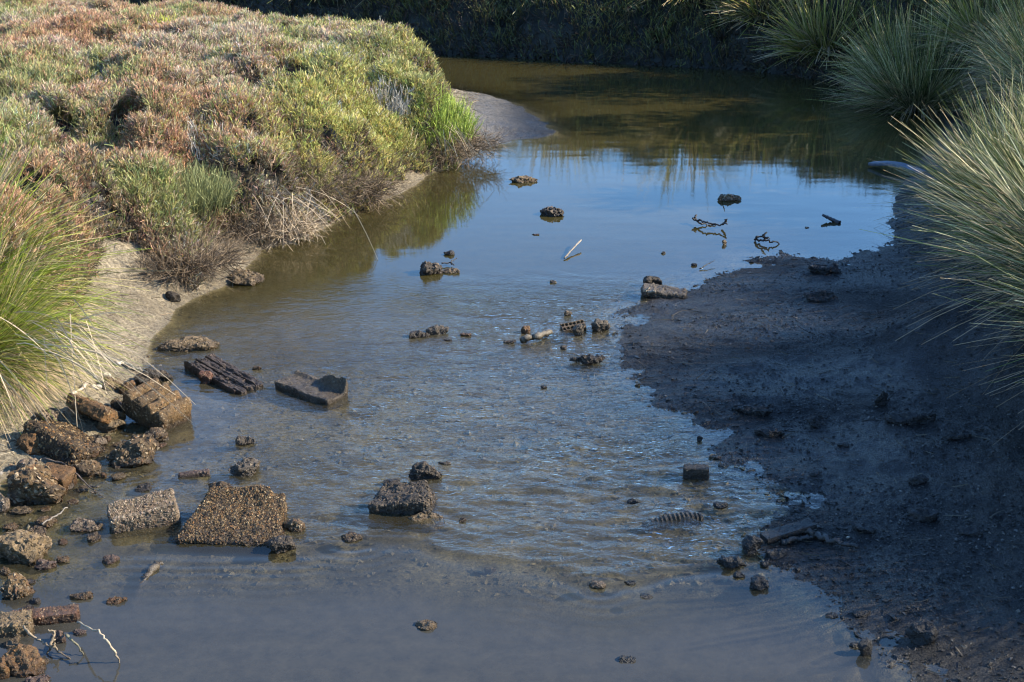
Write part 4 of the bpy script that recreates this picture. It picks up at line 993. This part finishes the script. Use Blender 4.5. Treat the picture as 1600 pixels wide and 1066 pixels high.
stick([[(690, 412, .02), (704, 410, .03), (714, 403, .06)], [(704, 410, .03), (710, 415, .02)]], 'short dark twig beside the upper shell heap', .008, (.06, .05, .04), 'twig', 'twig', .004)
stick([[(882, 403, .015), (895, 389, .04), (908, 375, .07)]], 'straight pale stick slanting out of the calm water', .010, (.36, .31, .24), wob=.001, taper=.9)
stone(865, 443, 11, 6, 'tiny pale stone in the calm water below the straight stick', 'grey', .5)
stone(837, 368, 14, 4, 'small flat leaf-brown stone left of the straight stick', 'brown', .2, .5)
stone(818, 286, 44, 12, 'long low brown mud stone furthest up the calm water', 'mud', .3, .5, cuts=4, lo=.5)
stone(862, 339, 37, 16, 'dark ropy lump mirrored in the calm water', 'dark', 1.3, .8, name='weed_lump', cat='lump', cuts=4, chip=.02)
stone(1140, 315, 40, 9, 'tan drift debris floating near the reflected reeds', 'mud', 1.1, .5, name='drift_debris', cat='debris', chip=.018)
stick([[(1128, 314, .01), (1134, 306, .09)]], 'pale snapped stem on the floating tan debris', .008, (.5, .42, .3), 'stem', 'stem', .002)
stick([[(1084, 341, .07), (1088, 336, .09)], [(1086, 342, .05), (1100, 347, .06), (1118, 351, .05), (1136, 349, .08)], [(1084, 341, .07), (1096, 350, .02), (1118, 352, .0)], [(1130, 351, .03), (1136, 342, .11)]], 'black knotted branch arching over the calm water', .012, (.04, .033, .027), 'branch', 'branch', .007)
stick([[(1180, 374, .02), (1190, 369, .07), (1198, 363, .12)], [(1184, 374, .03), (1200, 376, .05), (1218, 380, .01)], [(1192, 371, .05), (1202, 372, .06)]], 'black forked branch in the water above the mud flat', .013, (.025, .024, .024), 'branch', 'branch', .007)
stone(1132, 383, 8, 10, 'tiny tan pointed stone in the calm water', 'mud', .3)
stone(1085, 416, 9, 6, 'tiny black stone tip at the end of the mud flat', 'mudstone', .3)
stone(1037, 397, 8, 5, 'tiny dark stone alone above the black upright chunk', 'dark', .3)
stick([[(1094, 420, .01), (1106, 413, .03), (1117, 407, .04)]], 'thin dark twig slanting off the tip of the mud flat', .006, (.05, .05, .05), 'twig', 'twig', .003)
stick([[(1285, 336, .06), (1298, 342, .03), (1312, 349, .0)]], 'dark pointed stake slanting into the upper right water', .013, (.05, .05, .055), 'stake', 'stake', .001, taper=2.2)
stone(1261, 357, 7, 3, 'tiny dark speck of drift in the upper right water', 'mudstone', 0)
# --- right mud flat
stone(1021, 449, 32, 20, 'black jagged chunk standing at the point of the mud flat', 'dark', .5, .4, lo=.45, cuts=8)
box_thing(1038, 464, (.40, .22, .08), 'flat muddy slab at the point of the mud flat', -8, 0, 6, 'grey', .4, 'stone_slab', 'stone slab', None, .025, .012, .008, (30, 18, 6), .3, back=.2)
stick([[(1006, 455, .08), (1016, 449, .12)], [(1013, 456, .07), (1024, 455, .09)]], 'small pale wood scraps on the flat muddy slab', .012, (.40, .33, .24), 'wood_scrap', 'wood', .003)
MS = 'dark stones on the shaded mud flat'
for a in [(1288, 430, 62, 18, 'long black stone furthest up the shaded mud flat', .5, .4), (1288, 474, 56, 20, 'black flat stone below the furthest one on the mud flat', .5, .6),
          (1172, 652, 74, 24, 'dark wedge stone rising to the right on the mud flat', .3, .4), (1206, 686, 46, 22, 'rounded dark stone below the wedge stone', .5, .7),
          (1275, 671, 42, 25, 'dark peaked stone right of the wedge stone', .6, .7), (1379, 638, 26, 30, 'narrow upright dark stone on the mud flat', .4, .6),
          (1428, 666, 74, 24, 'wide low dark stone at the foot of the right slope', .5, .6), (1437, 759, 30, 18, 'small dark stone in the middle of the mud slope', .4, .7),
          (1442, 818, 54, 24, 'dark stone low on the right mud slope', .4, .6), (1352, 834, 42, 18, 'low dark stone above the snaking branch', .4, .6),
          (1176, 868, 38, 36, 'blocky dark stone at the mud edge, largest of its cluster', .5, .8), (1146, 890, 52, 22, 'dark stone standing in the water left of the blocky one', .5, .6),
          (1214, 876, 36, 18, 'dark stone on the mud right of the blocky one', .4, .7), (1190, 922, 38, 25, 'dark stone at the waterline below the blocky one', .5, .7),
          (1157, 903, 20, 12, 'small black stone in the water between the cluster stones', .4, .7), (1195, 886, 14, 12, 'smallest black stone behind the waterline stone', .4, .7),
          (1353, 1026, 24, 30, 'upright stone at the mud edge catching the sun, lower right', .5, .7), (1440, 1012, 46, 42, 'rounded stone on the lower mud flat with a sunlit rim', .5, .8),
          (1335, 1012, 18, 9, 'small dark stone left of the sun-catching upright stone', .4, .7), (1300, 966, 22, 10, 'small dark stone on the lower mud edge', .4, .7),
          (1094, 690, 9, 11, 'tiny black upright stone in the blue inlet', .2, .7), (1350, 968, 30, 14, 'low dark stone in the shade above the sunlit rim stone', .4, .7),
          (1500, 690, 44, 16, 'faint low stone high on the right mud slope', .4, .7), (1520, 840, 40, 18, 'dark clod on the right slope near the lower rushes', .4, .7),
          (1125, 795, 24, 12, 'small muddy stone right of the ribbed pipe', .7, .7), (1155, 640, 18, 9, 'little clod left of the wedge stone', .5, .7),
          (1275, 745, 24, 10, 'little clod in the middle of the mud flat', .5, .7), (1320, 700, 20, 9, 'little clod right of the peaked stone', .5, .7)]:
    px, py, w_, h_, lb, cr, dr = a
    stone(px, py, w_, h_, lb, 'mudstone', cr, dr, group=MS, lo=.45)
box_thing(1088, 747, (.165, .08, .085), 'dark square-cut block at the sunlit gravel edge', -6, 0, 0, 'dark', .3, 'brick', 'brick', None, .03, .004, .005, (18, 10, 10), .12, back=.3)
stone(1119, 719, 20, 7, 'small pale stone behind the square-cut block', 'grey', .8)
stone(1132, 731, 18, 7, 'grey stone right of the square-cut block', 'grey', .6)
def fn_pipe(V, s):
    v = V.copy(); a = np.arctan2(V[:, 2]/s[2], V[:, 1]/s[1]); x = V[:, 0]; rr = 1+0.12*np.sign(np.sin(x*2*np.pi/.028))
    rr = rr*s[2]/2; v[:, 1] = np.cos(a)*rr; v[:, 2] = np.sin(a)*rr+ .03*np.cos(x/s[0]*3); return v
box_thing(1052, 814, (.38, .07, .07), 'ribbed flexible pipe half sunk at the edge of the riffle', 14, 0, -3, 'grey', .15, 'ribbed_pipe', 'pipe', fn_pipe, -.026, .001, .005, (90, 6, 6), .45, back=.1)
box_thing(1232, 838, (.34, .09, .035), 'narrow dark board lying on the lower mud flat', 22, 0, -6, 'mudstone', .1, 'board', 'board', None, .03, .004, .006, (24, 8, 3), .15, back=.1)
stick([[(1255, 838, None), (1275, 842, None), (1295, 850, None), (1315, 858, None), (1340, 859, None)], [(1222, 852, None), (1245, 848, None), (1270, 846, None)]], 'dark branch snaking over the lower mud flat', .020, (.045, .04, .036), 'branch', 'branch', .008)
stone(1325, 844, 6, 6, 'tiny white pebble beside the snaking branch', 'bleached', 0, name='pebble', cat='pebble', cuts=2)
def fn_curl(V, s):
    v = V.copy(); v[:, 2] += .03*np.cos(V[:, 0]/s[0]*4)+.012*fbm3(V, 6, 2, 4); return v
box_thing(1402, 268, (.75, .15, .04), 'bluish grey board stranded in the shade below the rushes', -48, 0, 0, 'blueboard', 0, 'board', 'board', fn_curl, .05, .004, .006, (30, 10, 3), .2, back=.1)
box_thing(880, 1058, (.55, .10, .05), 'drowned plank showing through the pool near the bottom', -38, 0, 0, 'mud', .1, 'sunken_plank', 'plank', None, -.055, .006, .006, (24, 6, 3), .2, back=.1)
stone(1110, 1062, 120, 6, 'broad drowned stone under the pool surface at the bottom', 'mud', .3, .6, cuts=3, sink=3, rough=.006, dz=-.13)
stone(515, 936, 66, 5, 'dark drowned stone under the pool below the great slab', 'mudstone', .2, .4, cuts=3, sink=3, rough=.006, dz=-.075)
stone(765, 886, 22, 5, 'pale stone just under the riffle lip', 'pale', .5, .5, sink=2, dz=-.025)

# ------------------------------------------------------------------ gravel, clods and shell bits that nobody could count
def strew(name, label, n, box, keep, sz, cols, seed, flat=.6, mat=M_rock):
    r = np.random.default_rng(seed); x = r.uniform(box[0], box[1], n*2); y = 5.3*((box[3]/5.3)**r.random(n*2)) if box[2] < 5.5 else r.uniform(box[2], box[3], n*2)
    z, d, rt, rf, _ = terrain(x, y, True); k = np.nonzero(keep(x, y, z, d, rt, rf, r))[0][:n]
    x, y, z = x[k], y[k], z[k]; s = sz[0]+(sz[1]-sz[0])*r.random(len(k))**4
    c = np.array(cols); cc = c[r.integers(0, len(c), len(k))]*r.uniform(.7, 1.3, len(k))[:, None]
    nr = unit(np.stack([r.normal(size=len(k))*.3, r.normal(size=len(k))*.3, np.ones(len(k))], 1))
    V, F, K = chips(np.stack([x, y, z+s*0.15], 1), nr, s, cc, r, flat)
    return obj(name, mesh_np(name, V, F, mat, K, False), kind='stuff', label=label)
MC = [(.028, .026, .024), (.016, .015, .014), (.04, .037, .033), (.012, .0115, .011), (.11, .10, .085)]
def k_right(x, y, z, d, rt, rf, r): return (rt > .3) & (d > -.06) & (d < 3.4) & (r.random(len(x)) < np.clip(1.1-d*0.25, .15, 1)) & (fbm2(x*1.7, y*1.7, 3, 151)+0.5 > r.random(len(x))*0.8)
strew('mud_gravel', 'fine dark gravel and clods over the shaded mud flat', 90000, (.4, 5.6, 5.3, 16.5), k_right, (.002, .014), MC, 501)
def k_edge(x, y, z, d, rt, rf, r): return (rt > .3) & (np.abs(d) < .28) & (fbm2(x*3, y*3, 3, 152) > -.05) & (r.random(len(x)) < np.exp(-np.abs(d)/.1))
strew('shore_clods', 'ragged mud clods along the edge of the mud flat', 5000, (.4, 4.4, 5.3, 16.5), k_edge, (.008, .038), MC, 502, .45)
LCc = [(.30, .24, .16), (.18, .14, .085), (.42, .35, .26), (.10, .08, .05), (.24, .15, .08), (.55, .49, .4)]
def k_left(x, y, z, d, rt, rf, r): return (rt < .3) & (d > -.55) & (d < .55) & (r.random(len(x)) < np.exp(-np.abs(d+.05)/.22)) & (y < 10.7)
strew('rubble_grit', 'shell grit and pebbles between the rubble', 9000, (-4.6, -1.4, 5.3, 10.8), k_left, (.003, .022), LCc, 503)
def k_mud(x, y, z, d, rt, rf, r): return (rt < .3) & (d > .02) & (d < .9) & (x < .4) & (z < .45) & (fbm2(x*2, y*2, 3, 153) > -.1)
strew('mud_crumbs', 'dry crumbs and litter over the sunlit left mud', 14000, (-4.2, 1.0, 9.0, 23), k_mud, (.003, .012), [(.30, .25, .17), (.15, .12, .08), (.40, .34, .25), (.07, .055, .04)], 504)
BCc = [(.26, .21, .12), (.13, .105, .05), (.36, .30, .18), (.09, .075, .04), (.20, .17, .08)]
def k_bed(x, y, z, d, rt, rf, r): return (d < -.02) & (rf > .2) & (fbm2(x*1.2, y*1.2, 3, 154)+0.4 > r.random(len(x))*.8)
strew('bed_gravel', 'gravel on the bed of the riffle', 22000, (-3.0, 2.4, 5.3, 12.5), k_bed, (.005, .030), BCc, 505, .5)

def litter(name, label, n, seed, box, keep, cols):
    r = np.random.default_rng(seed); x = r.uniform(box[0], box[1], n*6); y = r.uniform(box[2], box[3], n*6)
    z, d, rt, rf, _ = terrain(x, y, True); k = np.nonzero(keep(x, y, z, d, rt, rf, r))[0][:n]; m = len(k)
    P = np.stack([x[k], y[k], z[k]+.006], 1); a = r.uniform(0, 6.28, m); D = np.stack([np.cos(a), np.sin(a), r.normal(size=m)*.12], 1)
    L = r.uniform(.03, .16, m); c = np.array(cols)[r.integers(0, len(cols), m)]*r.uniform(.6, 1.3, m)[:, None]
    V, F, K = ribbons(P, D, L, r.uniform(.003, .007, m), 3, r.normal(size=(m, 3))*(L*.25)[:, None]*np.array([1, 1, .15]), c, c, .6, r)
    obj(name, mesh_np(name, V, F, M_dead, K, False), kind='stuff', label=label)
litter('stem_litter', 'broken stems and dead leaves stranded on the sunlit left mud', 2600, 601, (-4.3, 1.0, 8.2, 22.5), lambda x, y, z, d, rt, rf, r: (rt < .3) & (x < .2) & (d > .03) & (d < 1.1) & (fbm2(x*1.8, y*1.8, 3, 181)+.25 > 0), [(.30, .23, .14), (.10, .07, .045), (.18, .13, .08), (.42, .34, .22)])
litter('shade_litter', 'dead stems and weed scraps on the shaded mud flat', 1600, 602, (.8, 5.5, 5.3, 16), lambda x, y, z, d, rt, rf, r: (rt > .3) & (d > .02) & (d < 3.2), [(.05, .04, .03), (.10, .085, .06), (.02, .018, .015)])
